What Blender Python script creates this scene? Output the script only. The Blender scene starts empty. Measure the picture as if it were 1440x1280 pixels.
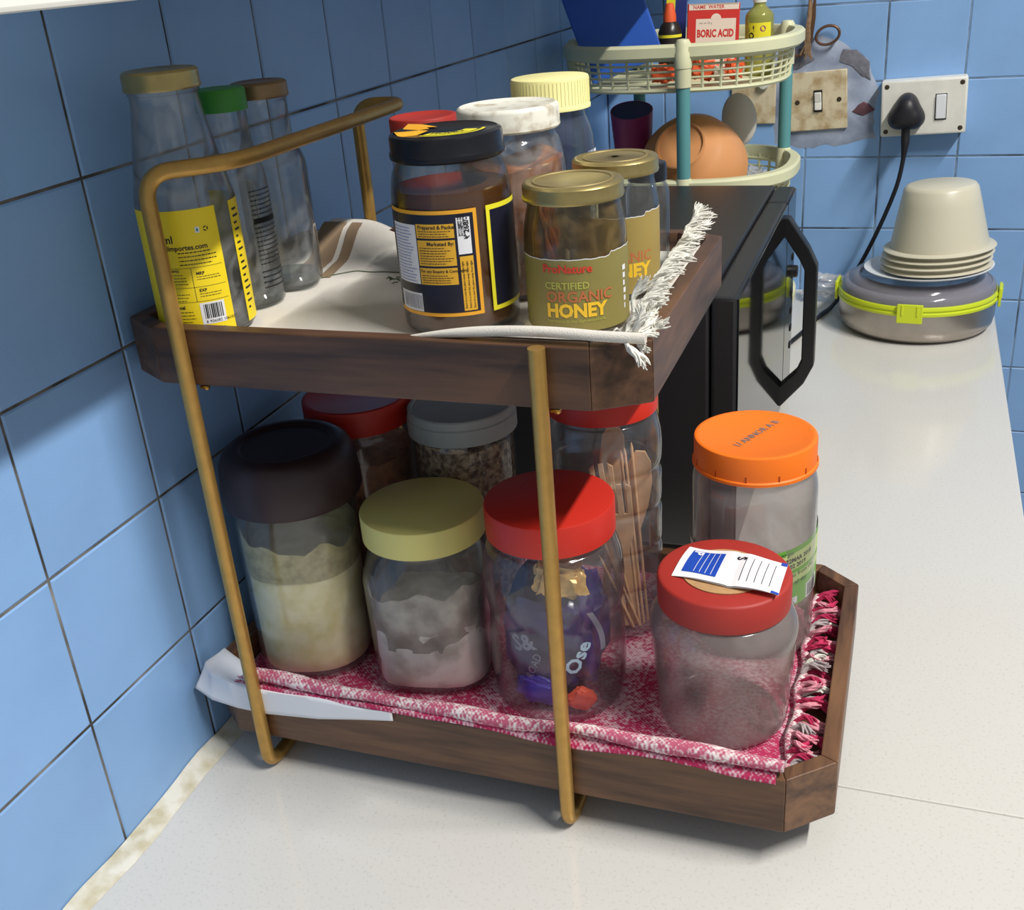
import bpy, bmesh, math, random
from mathutils import Vector, Matrix, noise
random.seed(7)
C = bpy.context.scene.collection
S = bpy.context.scene
PI = math.pi
R = math.radians

# ------------------------------------------------------------------ camera, light, exposure
cam_d = bpy.data.cameras.new('camera'); cam = bpy.data.objects.new('camera', cam_d); C.objects.link(cam)
X = Vector((0.940, 0.332, -0.074)); Dn = Vector((0.078, -0.422, -0.903)); F = Vector((-0.332, 0.843, -0.423))
X.normalize(); F = (F - X * F.dot(X)).normalized(); Dn = F.cross(X)
M = Matrix((( X.x, -Dn.x, -F.x, .4677), (X.y, -Dn.y, -F.y, -.5278), (X.z, -Dn.z, -F.z, .5272), (0, 0, 0, 1)))
cam.matrix_world = M
cam_d.sensor_width = 36; cam_d.lens = 1514.7 / 1440 * 36; cam_d.clip_start = .01
S.camera = cam
w = bpy.data.worlds.new('world'); S.world = w; w.use_nodes = True
w.node_tree.nodes['Background'].inputs[0].default_value = (.93, .97, 1.0, 1)
w.node_tree.nodes['Background'].inputs[1].default_value = .34
ld = bpy.data.lights.new('tube_light', 'AREA'); ld.shape = 'RECTANGLE'; ld.size = 1.15; ld.size_y = .05
ld.energy = 70; ld.color = (1.0, .975, .93)
lamp = bpy.data.objects.new('tube_light', ld); C.objects.link(lamp)
lamp.location = (1.6, -.22, 2.16)
zax = (lamp.location - Vector((.25, .2, .2))).normalized(); xax = Vector((0, 1, 0)); xax = (xax - zax * xax.dot(zax)).normalized(); yax = zax.cross(xax)
lamp.rotation_euler = Matrix((xax, yax, zax)).transposed().to_euler()
S.view_settings.view_transform = 'Standard'; S.view_settings.look = 'None'
S.view_settings.gamma = 1; S.view_settings.use_curve_mapping = False
S.view_settings.exposure = 0.0
S.cycles.transparent_max_bounces = 40
S.cycles.max_bounces = 10

# ------------------------------------------------------------------ materials
def srgb(r, g, b):
    f = lambda c: (c / 255 / 12.92) if c / 255 <= .04045 else ((c / 255 + .055) / 1.055) ** 2.4
    return (f(r), f(g), f(b), 1)
def newmat(name):
    m = bpy.data.materials.new(name); m.use_nodes = True
    nt = m.node_tree; return m, nt, nt.nodes, nt.links, nt.nodes['Principled BSDF']
def mat(name, col, rough=.5, metal=0, spec=.5, vary=0, scale=60, bump=0, bscale=200, rnd=0, coat=0):
    m, nt, N, L, P = newmat(name)
    P.inputs['Base Color'].default_value = col; P.inputs['Roughness'].default_value = rough
    P.inputs['Metallic'].default_value = metal; P.inputs['Specular IOR Level'].default_value = spec
    P.inputs['Coat Weight'].default_value = coat
    tc = N.new('ShaderNodeTexCoord')
    if vary or rnd:
        nz = N.new('ShaderNodeTexNoise'); nz.inputs['Scale'].default_value = scale; nz.inputs['Detail'].default_value = 5
        L.new(tc.outputs['Object'], nz.inputs['Vector'])
        hs = N.new('ShaderNodeHueSaturation'); hs.inputs['Color'].default_value = col
        mr = N.new('ShaderNodeMapRange'); mr.inputs[1].default_value = .3; mr.inputs[2].default_value = .7
        mr.inputs[3].default_value = 1 - vary; mr.inputs[4].default_value = 1 + vary
        L.new(nz.outputs['Fac'], mr.inputs[0])
        if rnd:
            oi = N.new('ShaderNodeObjectInfo'); m2 = N.new('ShaderNodeMapRange')
            m2.inputs[3].default_value = 1 - rnd; m2.inputs[4].default_value = 1 + rnd
            L.new(oi.outputs['Random'], m2.inputs[0]); mu = N.new('ShaderNodeMath'); mu.operation = 'MULTIPLY'
            L.new(mr.outputs[0], mu.inputs[0]); L.new(m2.outputs[0], mu.inputs[1]); L.new(mu.outputs[0], hs.inputs['Value'])
        else: L.new(mr.outputs[0], hs.inputs['Value'])
        L.new(hs.outputs[0], P.inputs['Base Color'])
    if bump:
        n2 = N.new('ShaderNodeTexNoise'); n2.inputs['Scale'].default_value = bscale; n2.inputs['Detail'].default_value = 3
        L.new(tc.outputs['Object'], n2.inputs['Vector']); b = N.new('ShaderNodeBump'); b.inputs['Strength'].default_value = bump
        b.inputs['Distance'].default_value = .001
        L.new(n2.outputs['Fac'], b.inputs['Height']); L.new(b.outputs[0], P.inputs['Normal'])
    return m
def clear(name, tint=(.96, .97, .97), haze=.03, hcol=(.8, .8, .8), rough=.06, ior=1.45, edge=.5, smear=0, sscale=25):
    """thin clear glass or plastic wall: see-through, mirror by angle, a little milky"""
    m, nt, N, L, P = newmat(name); N.remove(P)
    out = N['Material Output']
    tr = N.new('ShaderNodeBsdfTransparent'); gl = N.new('ShaderNodeBsdfGlossy'); df = N.new('ShaderNodeBsdfDiffuse')
    gl.inputs['Roughness'].default_value = rough; gl.inputs['Color'].default_value = (1, 1, 1, 1)
    df.inputs['Color'].default_value = (*hcol, 1)
    lw = N.new('ShaderNodeLayerWeight'); lw.inputs['Blend'].default_value = .3
    pw = N.new('ShaderNodeMath'); pw.operation = 'POWER'; pw.inputs[1].default_value = 2.2; L.new(lw.outputs['Facing'], pw.inputs[0])
    lw.inputs['Blend'].default_value = .5
    mx = N.new('ShaderNodeMix'); mx.data_type = 'RGBA'; L.new(pw.outputs[0], mx.inputs[0])
    mx.inputs[6].default_value = (*tint, 1); mx.inputs[7].default_value = (*[c * (1 - edge) for c in tint], 1)
    L.new(mx.outputs[2], tr.inputs['Color'])
    # mirror share by angle, alike from both sides of the thin wall
    fp = N.new('ShaderNodeMath'); fp.operation = 'POWER'; fp.inputs[1].default_value = 4.5
    fr = N.new('ShaderNodeMath'); fr.operation = 'MULTIPLY_ADD'; fr.inputs[1].default_value = .8; fr.inputs[2].default_value = ((ior - 1) / (ior + 1)) ** 2
    L.new(lw.outputs['Facing'], fp.inputs[0]); L.new(fp.outputs[0], fr.inputs[0])
    m1 = N.new('ShaderNodeMixShader'); m2 = N.new('ShaderNodeMixShader')
    L.new(tr.outputs[0], m1.inputs[1]); L.new(df.outputs[0], m1.inputs[2])
    if smear:
        tc = N.new('ShaderNodeTexCoord'); nz = N.new('ShaderNodeTexNoise'); nz.inputs['Scale'].default_value = sscale; nz.inputs['Detail'].default_value = 6
        nz.inputs['Distortion'].default_value = 1.2
        L.new(tc.outputs['Object'], nz.inputs['Vector']); mr = N.new('ShaderNodeMapRange')
        mr.inputs[1].default_value = .42; mr.inputs[2].default_value = .75; mr.inputs[3].default_value = haze; mr.inputs[4].default_value = haze + smear
        L.new(nz.outputs['Fac'], mr.inputs[0]); L.new(mr.outputs[0], m1.inputs[0])
    else: m1.inputs[0].default_value = haze
    L.new(fr.outputs[0], m2.inputs[0]); L.new(m1.outputs[0], m2.inputs[1]); L.new(gl.outputs[0], m2.inputs[2])
    L.new(m2.outputs[0], out.inputs['Surface'])
    return m
def wood(name, c1, c2, scale=1.0, along='X', rough=.42):
    m, nt, N, L, P = newmat(name)
    tc = N.new('ShaderNodeTexCoord'); mp = N.new('ShaderNodeMapping')
    s = {'X': (6, 60, 60), 'Y': (60, 6, 60), 'Z': (60, 60, 6)}[along]
    mp.inputs['Scale'].default_value = [v * scale for v in s]
    L.new(tc.outputs['Object'], mp.inputs[0])
    nz = N.new('ShaderNodeTexNoise'); nz.inputs['Scale'].default_value = 1; nz.inputs['Detail'].default_value = 8; nz.inputs['Distortion'].default_value = .8
    L.new(mp.outputs[0], nz.inputs['Vector'])
    n3 = N.new('ShaderNodeTexNoise'); n3.inputs['Scale'].default_value = 5; n3.inputs['Detail'].default_value = 4; L.new(mp.outputs[0], n3.inputs['Vector'])
    ad = N.new('ShaderNodeMath'); ad.operation = 'MULTIPLY_ADD'; ad.inputs[1].default_value = .35; L.new(n3.outputs['Fac'], ad.inputs[0]); L.new(nz.outputs['Fac'], ad.inputs[2])
    cr = N.new('ShaderNodeValToRGB'); cr.color_ramp.elements[0].position = .48; cr.color_ramp.elements[1].position = .85
    cr.color_ramp.elements[0].color = c1; cr.color_ramp.elements[1].color = c2
    L.new(ad.outputs[0], cr.inputs[0]); L.new(cr.outputs[0], P.inputs['Base Color']); P.inputs['Roughness'].default_value = rough
    b = N.new('ShaderNodeBump'); b.inputs['Strength'].default_value = .15; b.inputs['Distance'].default_value = .0005
    L.new(ad.outputs[0], b.inputs['Height']); L.new(b.outputs[0], P.inputs['Normal'])
    return m
def two_tone(name, a, b, scale, lo=.45, hi=.55, rough=.6, bump=0, kind='noise', detail=6, stretch=(1, 1, 1), metal=0):
    m, nt, N, L, P = newmat(name)
    tc = N.new('ShaderNodeTexCoord'); mp = N.new('ShaderNodeMapping'); mp.inputs['Scale'].default_value = stretch
    L.new(tc.outputs['Object'], mp.inputs[0])
    if kind == 'voronoi': nz = N.new('ShaderNodeTexVoronoi'); o = 'Distance'
    else: nz = N.new('ShaderNodeTexNoise'); nz.inputs['Detail'].default_value = detail; o = 'Fac'
    nz.inputs['Scale'].default_value = scale; L.new(mp.outputs[0], nz.inputs['Vector'])
    cr = N.new('ShaderNodeValToRGB'); e = cr.color_ramp.elements; e[0].position = lo; e[1].position = hi; e[0].color = a; e[1].color = b
    L.new(nz.outputs[o], cr.inputs[0]); L.new(cr.outputs[0], P.inputs['Base Color'])
    P.inputs['Roughness'].default_value = rough; P.inputs['Metallic'].default_value = metal
    if bump:
        bp = N.new('ShaderNodeBump'); bp.inputs['Strength'].default_value = bump; bp.inputs['Distance'].default_value = .001
        L.new(nz.outputs[o], bp.inputs['Height']); L.new(bp.outputs[0], P.inputs['Normal'])
    return m
def weave(name, bands, fscale=900, hue=None):
    """woven check: bands of two yarn colours crossed by a fine thread pattern"""
    m, nt, N, L, P = newmat(name)
    tc = N.new('ShaderNodeTexCoord'); sep = N.new('ShaderNodeSeparateXYZ'); L.new(tc.outputs['Object'], sep.inputs[0])
    def sine(src, f, ph):
        a = N.new('ShaderNodeMath'); a.operation = 'MULTIPLY_ADD'; a.inputs[1].default_value = f; a.inputs[2].default_value = ph; L.new(src, a.inputs[0])
        s = N.new('ShaderNodeMath'); s.operation = 'SINE'; L.new(a.outputs[0], s.inputs[0]); return s.outputs[0]
    nz = N.new('ShaderNodeTexNoise'); nz.inputs['Scale'].default_value = 330; nz.inputs['Detail'].default_value = 3; L.new(tc.outputs['Object'], nz.inputs['Vector'])
    def add(a, b, k):
        q = N.new('ShaderNodeMath'); q.operation = 'MULTIPLY_ADD'; q.inputs[1].default_value = k; L.new(b, q.inputs[0]); L.new(a, q.inputs[2]); return q.outputs[0]
    s1 = sine(sep.outputs['X'], 150, .3); s2 = sine(sep.outputs['Y'], 120, 1.2)
    t1 = sine(sep.outputs['X'], 2100, 0); t2 = sine(sep.outputs['Y'], 2300, 0)
    v = add(nz.outputs['Fac'], s1, .075); v = add(v, s2, .06)
    th = N.new('ShaderNodeMath'); th.operation = 'MULTIPLY'; L.new(t1, th.inputs[0]); L.new(t2, th.inputs[1])
    v = add(v, th.outputs[0], .11)
    cr = N.new('ShaderNodeValToRGB'); e = cr.color_ramp.elements
    e[0].position = .40; e[0].color = bands[0]; e[1].position = .66; e[1].color = bands[1]
    L.new(v, cr.inputs[0]); L.new(cr.outputs[0], P.inputs['Base Color']); P.inputs['Roughness'].default_value = .95
    P.inputs['Specular IOR Level'].default_value = .1
    b = N.new('ShaderNodeBump'); b.inputs['Strength'].default_value = .8; b.inputs['Distance'].default_value = .001
    L.new(v, b.inputs['Height']); L.new(b.outputs[0], P.inputs['Normal'])
    return m

MT = {}
MT['tile'] = mat('blue_glazed_tile', srgb(134, 174, 222), .40, vary=.05, scale=14, rnd=.05, bump=.12, bscale=500)
MT['grout'] = two_tone('dirty_grout', srgb(58, 54, 50), srgb(140, 138, 134), 22, .42, .68, .9)
MT['grout_grey'] = two_tone('grey_grout', srgb(70, 80, 92), srgb(126, 150, 178), 22, .35, .6, .9)
MT['plaster'] = two_tone('old_plaster', srgb(196, 186, 156), srgb(226, 222, 208), 60, .35, .6, .85, bump=.6)
MT['patch'] = two_tone('grey_filler', srgb(118, 128, 150), srgb(172, 182, 202), 18, .35, .62, .9, bump=.6)
MT['dark_patch'] = mat('dark_filler', srgb(112, 112, 122), .9, vary=.2, scale=90, bump=.6)
MT['maroon'] = mat('old_maroon_paint', srgb(98, 66, 74), .8, vary=.3, scale=90)
MT['counter'] = two_tone('speckled_worktop', srgb(202, 199, 192), srgb(212, 209, 203), 420, .33, .42, .13, detail=2)
MT['seam'] = mat('seam_filler', srgb(150, 148, 142), .7)
MT['shelf'] = mat('white_shelf_paint', srgb(236, 234, 226), .5)
MT['woodx'] = wood('walnut_lengthwise', srgb(66, 43, 30), srgb(120, 84, 56), along='X')
MT['woodx_dark'] = wood('shaded_walnut_lengthwise', srgb(52, 35, 26), srgb(100, 70, 49), along='X')  # same walnut for the upper tray, its weaker light painted into the colour
MT['woody_dark'] = wood('shaded_walnut_crosswise', srgb(56, 38, 28), srgb(106, 75, 53), along='Y')  # crosswise boards of the upper tray, shade painted in likewise
MT['woody'] = wood('walnut_crosswise', srgb(70, 46, 33), srgb(124, 88, 60), along='Y')
MT['brass'] = mat('brushed_brass', srgb(190, 150, 82), .38, metal=.7, vary=.08, scale=120)
MT['screw'] = mat('brass_screw', srgb(206, 164, 84), .25, metal=1)
MT['glass'] = clear('clear_glass', (.975, .985, .98), .01, edge=.68, smear=.03)
MT['glass_clean'] = clear('clean_glass', (.985, .99, .985), .003, edge=.68)
MT['glass_base'] = clear('thick_glass_base', (.60, .66, .64), .10, (.3, .34, .33), edge=.8)
MT['plastic_clean'] = clear('clean_plastic', (.985, .985, .985), .008, (.7, .7, .74), rough=.1, edge=.45, smear=.03)
MT['glass_dirty'] = clear('smeared_glass', (.965, .975, .975), .02, edge=.68, smear=.16, sscale=40)
MT['glass_brown'] = clear('honey_smeared_glass', (.93, .90, .80), .03, (.22, .15, .06), edge=.5, smear=.55, sscale=55)
MT['plastic'] = clear('clear_plastic', (.98, .98, .985), .015, (.75, .75, .78), rough=.12, edge=.4, smear=.05)
MT['plastic_blue'] = clear('bluish_plastic', (.80, .83, .90), .10, (.22, .25, .34), rough=.14, edge=.4)
MT['plastic_milky'] = clear('milky_plastic', (.94, .93, .925), .13, (.50, .45, .42), rough=.15, edge=.3, smear=.12)
MT['honey'] = clear('dark_honey', (.60, .22, .04), .60, (.15, .050, .008), rough=.1, edge=.7)
MT['pickle'] = two_tone('orange_pickle', srgb(120, 62, 30), srgb(186, 116, 60), 90, .35, .65, .5, bump=1)
MT['drip'] = mat('amber_drip', srgb(150, 88, 44), .25)
MT['gold'] = mat('gold_lid', srgb(186, 166, 110), .32, metal=.85, vary=.12, scale=90)
MT['gold_dull'] = mat('tarnished_gold_lid', srgb(150, 124, 92), .42, metal=.7, vary=.2, scale=60)
MT['gold_top'] = mat('scuffed_gold_top', srgb(150, 134, 92), .55, metal=.5, vary=.15, scale=80)
MT['black'] = mat('black_lacquer', srgb(16, 16, 24), .25)
MT['blackprint'] = mat('black_print', srgb(20, 20, 26), .5)
MT['navy'] = mat('navy_print', srgb(22, 24, 44), .4)
MT['white'] = mat('white_plastic', srgb(226, 224, 214), .45, vary=.05, scale=60)
MT['white_lid'] = two_tone('stained_white_lid', srgb(176, 164, 142), srgb(226, 224, 212), 70, .34, .48, .4)
MT['grey_lid'] = mat('pale_grey_lid', srgb(176, 178, 172), .5, vary=.06, scale=50)
MT['cream_lid'] = mat('cream_lid', srgb(234, 228, 160), .5)
MT['yellow_lid'] = mat('yellow_lid', srgb(222, 212, 128), .5)
MT['red_lid'] = mat('red_lid', srgb(196, 42, 28), .45)
MT['red_dull'] = mat('dusty_red_lid', srgb(170, 48, 40), .55, vary=.05)
MT['orange_lid'] = mat('orange_lid', srgb(250, 122, 24), .45)
MT['orange_dark'] = mat('dark_orange', srgb(176, 72, 14), .5)
MT['green_lid'] = mat('green_lid', srgb(56, 140, 48), .45)
MT['brown_cap'] = mat('dark_brown_cap', srgb(48, 30, 32), .45, vary=.1, scale=80)
MT['board'] = mat('cardboard', srgb(190, 150, 104), .9, vary=.12, scale=150)
MT['flour_yellow'] = two_tone('gram_flour', srgb(236, 226, 160), srgb(250, 243, 196), 90, .3, .6, .95, bump=.5)
MT['flour_top'] = two_tone('gram_flour_dusting', srgb(150, 142, 96), srgb(196, 186, 134), 120, .3, .6, .95, bump=.5)
MT['flour_grey'] = two_tone('wheat_flour', srgb(206, 197, 180), srgb(248, 242, 228), 45, .38, .55, .95, bump=1)
MT['flour_dust'] = two_tone('floury_film', srgb(142, 132, 118), srgb(192, 183, 168), 70, .35, .65, .95, bump=.5)
MT['flakes'] = two_tone('brown_flakes', srgb(104, 76, 56), srgb(206, 178, 146), 210, .40, .62, .9, bump=2, detail=3)
MT['orange_food'] = two_tone('orange_brown_spice', srgb(120, 70, 40), srgb(170, 110, 66), 150, .3, .7, .9, bump=1)
MT['yellow_paper'] = mat('yellow_label', srgb(246, 218, 32), .45)
MT['white_paper'] = mat('white_paper', srgb(232, 232, 236), .7)
MT['sachet_paper'] = mat('glossy_sachet_paper', srgb(250, 250, 252), .4)
MT['blue_print'] = mat('blue_print', srgb(28, 78, 186), .45)
MT['pale_green'] = mat('pale_green_print', srgb(196, 214, 140), .5)
MT['green_print'] = mat('green_print', srgb(112, 178, 62), .5)
MT['dkgreen_print'] = mat('dark_green_print', srgb(46, 110, 36), .5)
MT['olive'] = mat('olive_label', srgb(140, 130, 72), .5, vary=.05, scale=40)
MT['olive_gold'] = mat('golden_olive_label', srgb(164, 142, 78), .5)
MT['orange_print'] = mat('orange_print', srgb(238, 170, 44), .45)
MT['amber_print'] = mat('amber_print', srgb(226, 172, 46), .5)
MT['lemon_print'] = mat('lemon_print', srgb(236, 226, 50), .45)
MT['red_print'] = mat('red_print', srgb(214, 66, 46), .5)
MT['brick_print'] = mat('brick_print', srgb(196, 112, 70), .5)
MT['gold_print'] = mat('golden_print', srgb(244, 198, 52), .5)
MT['lime_print'] = mat('lime_print', srgb(178, 180, 84), .5)
MT['pale_blue'] = mat('pale_blue_print', srgb(176, 206, 226), .5)
MT['silver_print'] = mat('silver_print', srgb(150, 152, 170), .4, metal=.3)
MT['grey_print'] = mat('grey_print', srgb(120, 120, 120), .6)
MT['teal_print'] = mat('teal_print', srgb(60, 140, 150), .6)
MT['purple'] = mat('purple_wrapper', srgb(46, 32, 88), .3, vary=.3, scale=40, coat=.4)
MT['violet'] = mat('violet_wrapper', srgb(60, 48, 160), .3, vary=.2, scale=50, coat=.4)
MT['foil_gold'] = mat('golden_wrapper', srgb(206, 168, 104), .4, metal=.3, vary=.3, scale=120)
MT['orange_wrap'] = mat('orange_wrapper', srgb(222, 86, 48), .4)
MT['birch'] = mat('pale_wood', srgb(214, 172, 128), .6, vary=.12, scale=90)
MT['mw_body'] = mat('black_enamel', srgb(38, 38, 40), .38, bump=.1, bscale=900)
MT['mw_door'] = mat('black_mirror_glass', srgb(12, 12, 14), .05, spec=.5)
MT['mw_handle'] = mat('black_handle_plastic', srgb(20, 20, 22), .35)
MT['basket'] = mat('cream_basket_plastic', srgb(214, 214, 176), .5, vary=.05, scale=30)
MT['teal_tube'] = mat('teal_tube', srgb(90, 150, 152), .5)
MT['bowl_orange'] = mat('terracotta_plastic', srgb(214, 150, 96), .42, vary=.04, scale=20)
MT['steel'] = mat('brushed_steel', srgb(176, 168, 160), .32, metal=.95, vary=.06, scale=50)
MT['lime'] = mat('lime_plastic', srgb(206, 220, 40), .4)
MT['lid_smoke'] = clear('smoky_clear_lid', (.80, .80, .84), .40, (.42, .40, .45), rough=.12, edge=.3)
MT['bowl_cream'] = mat('cream_melamine', srgb(206, 200, 178), .35)
MT['plate_white'] = mat('white_melamine', srgb(226, 228, 232), .3)
MT['switch_beige'] = two_tone('aged_switch_plate', srgb(176, 152, 112), srgb(214, 200, 168), 50, .35, .55, .5)
MT['screw_dark'] = mat('rusty_screw', srgb(70, 58, 44), .5, metal=.4)
MT['slot'] = mat('dark_recess', srgb(24, 22, 22), .8)
MT['cord'] = mat('black_rubber', srgb(26, 24, 30), .45)
MT['brownrope'] = mat('brown_twine', srgb(140, 112, 84), .9, vary=.3, scale=200)
MT['scissor'] = mat('bronze_scissor_metal', srgb(112, 84, 66), .4, metal=.6)
MT['folder'] = mat('blue_plastic_board', srgb(44, 96, 196), .5)
MT['box_red'] = mat('red_carton', srgb(206, 44, 36), .6)
MT['box_cream'] = mat('cream_carton', srgb(232, 214, 196), .7)
MT['oil'] = clear('yellow_oil_bottle', (.86, .84, .40), .25, (.66, .66, .24), edge=.5)
MT['bottle_dark'] = mat('dark_bottle', srgb(40, 34, 30), .3)
MT['magenta'] = mat('magenta_plastic', srgb(140, 44, 104), .45)
MT['blue_in'] = mat('blue_plastic', srgb(36, 50, 120), .5)
MT['grey_pl'] = mat('grey_plastic', srgb(214, 208, 200), .4)
MT['bag'] = clear('clear_bag', (.9, .9, .9), .35, (.8, .8, .82), rough=.15)
MT['orange_bit'] = mat('orange_plastic', srgb(232, 96, 48), .5)
MT['cloth_red'] = weave('pink_white_weave', (srgb(178, 54, 92), srgb(218, 182, 192)))
MT['cloth_hem'] = weave('pale_pink_hem_weave', (srgb(190, 96, 122), srgb(232, 222, 220)))
MT['yarn_pink'] = mat('pink_yarn', srgb(190, 56, 94), .95, spec=.1, rnd=.15, vary=.2, scale=300)
MT['yarn_rose'] = mat('rose_yarn', srgb(222, 150, 164), .95, spec=.1, rnd=.15, vary=.2, scale=300)
MT['yarn_grey'] = mat('greyish_yarn', srgb(184, 172, 172), .95, spec=.1, vary=.2, scale=300)
MT['yarn_white'] = mat('white_yarn', srgb(232, 230, 220), .95, spec=.1, vary=.05, scale=300)
MT['cloth_white'] = mat('white_cotton', srgb(222, 216, 206), .95, spec=.1, vary=.04, scale=40, bump=.5, bscale=1500)
MT['stripe_brown'] = mat('taupe_stripe', srgb(150, 128, 104), .95, spec=.1)
MT['thread_green'] = mat('green_thread', srgb(76, 88, 62), .9, vary=.3, scale=300)
MT['floor'] = mat('grey_floor', srgb(120, 116, 110), .6, vary=.1, scale=6)

# ------------------------------------------------------------------ geometry helpers
def sm(a, b, t): t = max(0, min(1, (t - a) / (b - a))); return t * t * (3 - 2 * t)
class MB:
    def __init__(s): s.v = []; s.f = []; s.m = []; s.flat = False
    def add(s, vs, fs, mi=0, T=None):
        o = len(s.v)
        s.v += [tuple(T @ Vector(v)) if T else tuple(v) for v in vs]
        s.f += [tuple(i + o for i in f) for f in fs]; s.m += [mi] * len(fs)
    def box(s, x0, x1, y0, y1, z0, z1, b=0, mi=0, T=None):
        bm = bmesh.new(); bmesh.ops.create_cube(bm, size=1)
        for v in bm.verts: v.co = ((x0 + x1) / 2 + v.co.x * (x1 - x0), (y0 + y1) / 2 + v.co.y * (y1 - y0), (z0 + z1) / 2 + v.co.z * (z1 - z0))
        if b: bmesh.ops.bevel(bm, geom=bm.edges[:], offset=b, segments=2, affect='EDGES', profile=.5); s.flat = True
        s.frombm(bm, mi, T)
    def frombm(s, bm, mi=0, T=None):
        bm.verts.index_update(); s.add([v.co.copy() for v in bm.verts], [[v.index for v in f.verts] for f in bm.faces], mi, T); bm.free()
    def prism(s, poly, z0, z1, mi=0, T=None, b=0):
        bm = bmesh.new(); vs = [bm.verts.new((x, y, z0)) for x, y in poly]; f = bm.faces.new(vs)
        r = bmesh.ops.extrude_face_region(bm, geom=[f])
        for g in r['geom']:
            if isinstance(g, bmesh.types.BMVert): g.co.z = z1
        bmesh.ops.recalc_face_normals(bm, faces=bm.faces[:])
        if b: bmesh.ops.bevel(bm, geom=bm.edges[:], offset=b, segments=2, affect='EDGES', profile=.5); s.flat = True
        s.frombm(bm, mi, T)
    def lathe(s, prof, n=48, se=2.0, rot=0, mi=0, T=None, top=None, closed=False, wob=None):
        """profile of (r, z) spun about z; se > 2 squares the section"""
        vs = []; fs = []; k = len(prof)
        for j, (r, z) in enumerate(prof):
            for i in range(n):
                a = 2 * PI * i / n
                e = se[j] if isinstance(se, (list, tuple)) else se
                q = 1 if e == 2 else (abs(math.cos(a)) ** e + abs(math.sin(a)) ** e) ** (-1 / e)
                rr = r * q; x, y, zz = rr * math.cos(a + rot), rr * math.sin(a + rot), z
                if wob: x, y, zz = wob(x, y, zz, j)
                vs.append((x, y, zz))
        for j in range(k - 1):
            for i in range(n):
                i2 = (i + 1) % n; fs.append((j * n + i, j * n + i2, (j + 1) * n + i2, (j + 1) * n + i))
        if closed:
            for i in range(n):
                i2 = (i + 1) % n; fs.append(((k - 1) * n + i, (k - 1) * n + i2, i2, i))
        else:
            if prof[0][0] > 1e-6: fs.append(tuple(range(n - 1, -1, -1)))
            if prof[-1][0] > 1e-6: fs.append(tuple((k - 1) * n + i for i in range(n)))
        s.add(vs, fs, mi, T)
    def tube(s, pts, r, n=12, cap=True, mi=0, T=None, closed=False):
        pts = [Vector(p) for p in pts]; vs = []; fs = []; m = len(pts); ref = None
        for k, p in enumerate(pts):
            if closed: t = (pts[(k + 1) % m] - pts[k - 1])
            else: t = (pts[min(k + 1, m - 1)] - pts[max(k - 1, 0)])
            t.normalize()
            if ref is None: ref = t.orthogonal().normalized()
            ref = (ref - t * ref.dot(t)).normalized(); b = t.cross(ref)
            rr = r[k] if isinstance(r, (list, tuple)) else r
            for i in range(n):
                a = 2 * PI * i / n; vs.append(p + ref * math.cos(a) * rr + b * math.sin(a) * rr)
        for k in range(m if closed else m - 1):
            for i in range(n):
                i2 = (i + 1) % n; k2 = (k + 1) % m
                fs.append((k * n + i, k * n + i2, k2 * n + i2, k2 * n + i))
        if cap and not closed: fs += [tuple(range(n - 1, -1, -1)), tuple((m - 1) * n + i for i in range(n))]
        s.add(vs, fs, mi, T)
    def mesh(s, name, mats, angle=35, smooth=True):
        me = bpy.data.meshes.new(name); me.from_pydata([tuple(v) for v in s.v], [], s.f)
        for m in (mats if isinstance(mats, (list, tuple)) else [mats]): me.materials.append(MT[m] if isinstance(m, str) else m)
        me.polygons.foreach_set('material_index', s.m)
        bm = bmesh.new(); bm.from_mesh(me); bmesh.ops.remove_doubles(bm, verts=bm.verts[:], dist=1e-6)
        bm.normal_update(); bm.to_mesh(me); bm.free()
        if s.flat: angle = min(angle, 20)
        if smooth:
            me.polygons.foreach_set('use_smooth', [True] * len(me.polygons)); me.set_sharp_from_angle(angle=R(angle))
        me.update(); return me
    def obj(s, name, mats, parent=None, loc=None, rot=None, angle=35, smooth=True):
        o = bpy.data.objects.new(name, s.mesh(name, mats, angle, smooth)); C.objects.link(o)
        if parent: o.parent = parent
        if loc: o.location = loc
        if rot: o.rotation_euler = rot
        return o
def tag(o, label=None, cat=None, group=None, kind=None):
    for k, v in (('label', label), ('category', cat), ('group', group), ('kind', kind)):
        if v: o[k] = v
    return o
def thing(name, label, cat, loc=(0, 0, 0), rot=(0, 0, 0), group=None):
    o = bpy.data.objects.new(name, None); C.objects.link(o); o.location = loc; o.rotation_euler = rot
    o.empty_display_size = .02
    return tag(o, label, cat, group)
def link_copy(me, name, parent, loc=(0, 0, 0), rot=(0, 0, 0), scale=None):
    o = bpy.data.objects.new(name, me); C.objects.link(o); o.parent = parent; o.location = loc; o.rotation_euler = rot
    if scale: o.scale = scale
    return o
def fillet(pts, rad, seg=8):
    pts = [Vector(p) for p in pts]; out = [pts[0]]
    for i in range(1, len(pts) - 1):
        a, b, c = pts[i - 1], pts[i], pts[i + 1]
        u = (a - b); v = (c - b); rr = rad[i] if isinstance(rad, (list, tuple)) else rad
        d = min(rr, u.length * .49, v.length * .49); p0 = b + u.normalized() * d; p1 = b + v.normalized() * d
        for k in range(seg + 1):
            t = k / seg; out.append(p0 * (1 - t) ** 2 + b * 2 * t * (1 - t) + p1 * t * t)
    out.append(pts[-1]); return out
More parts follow.
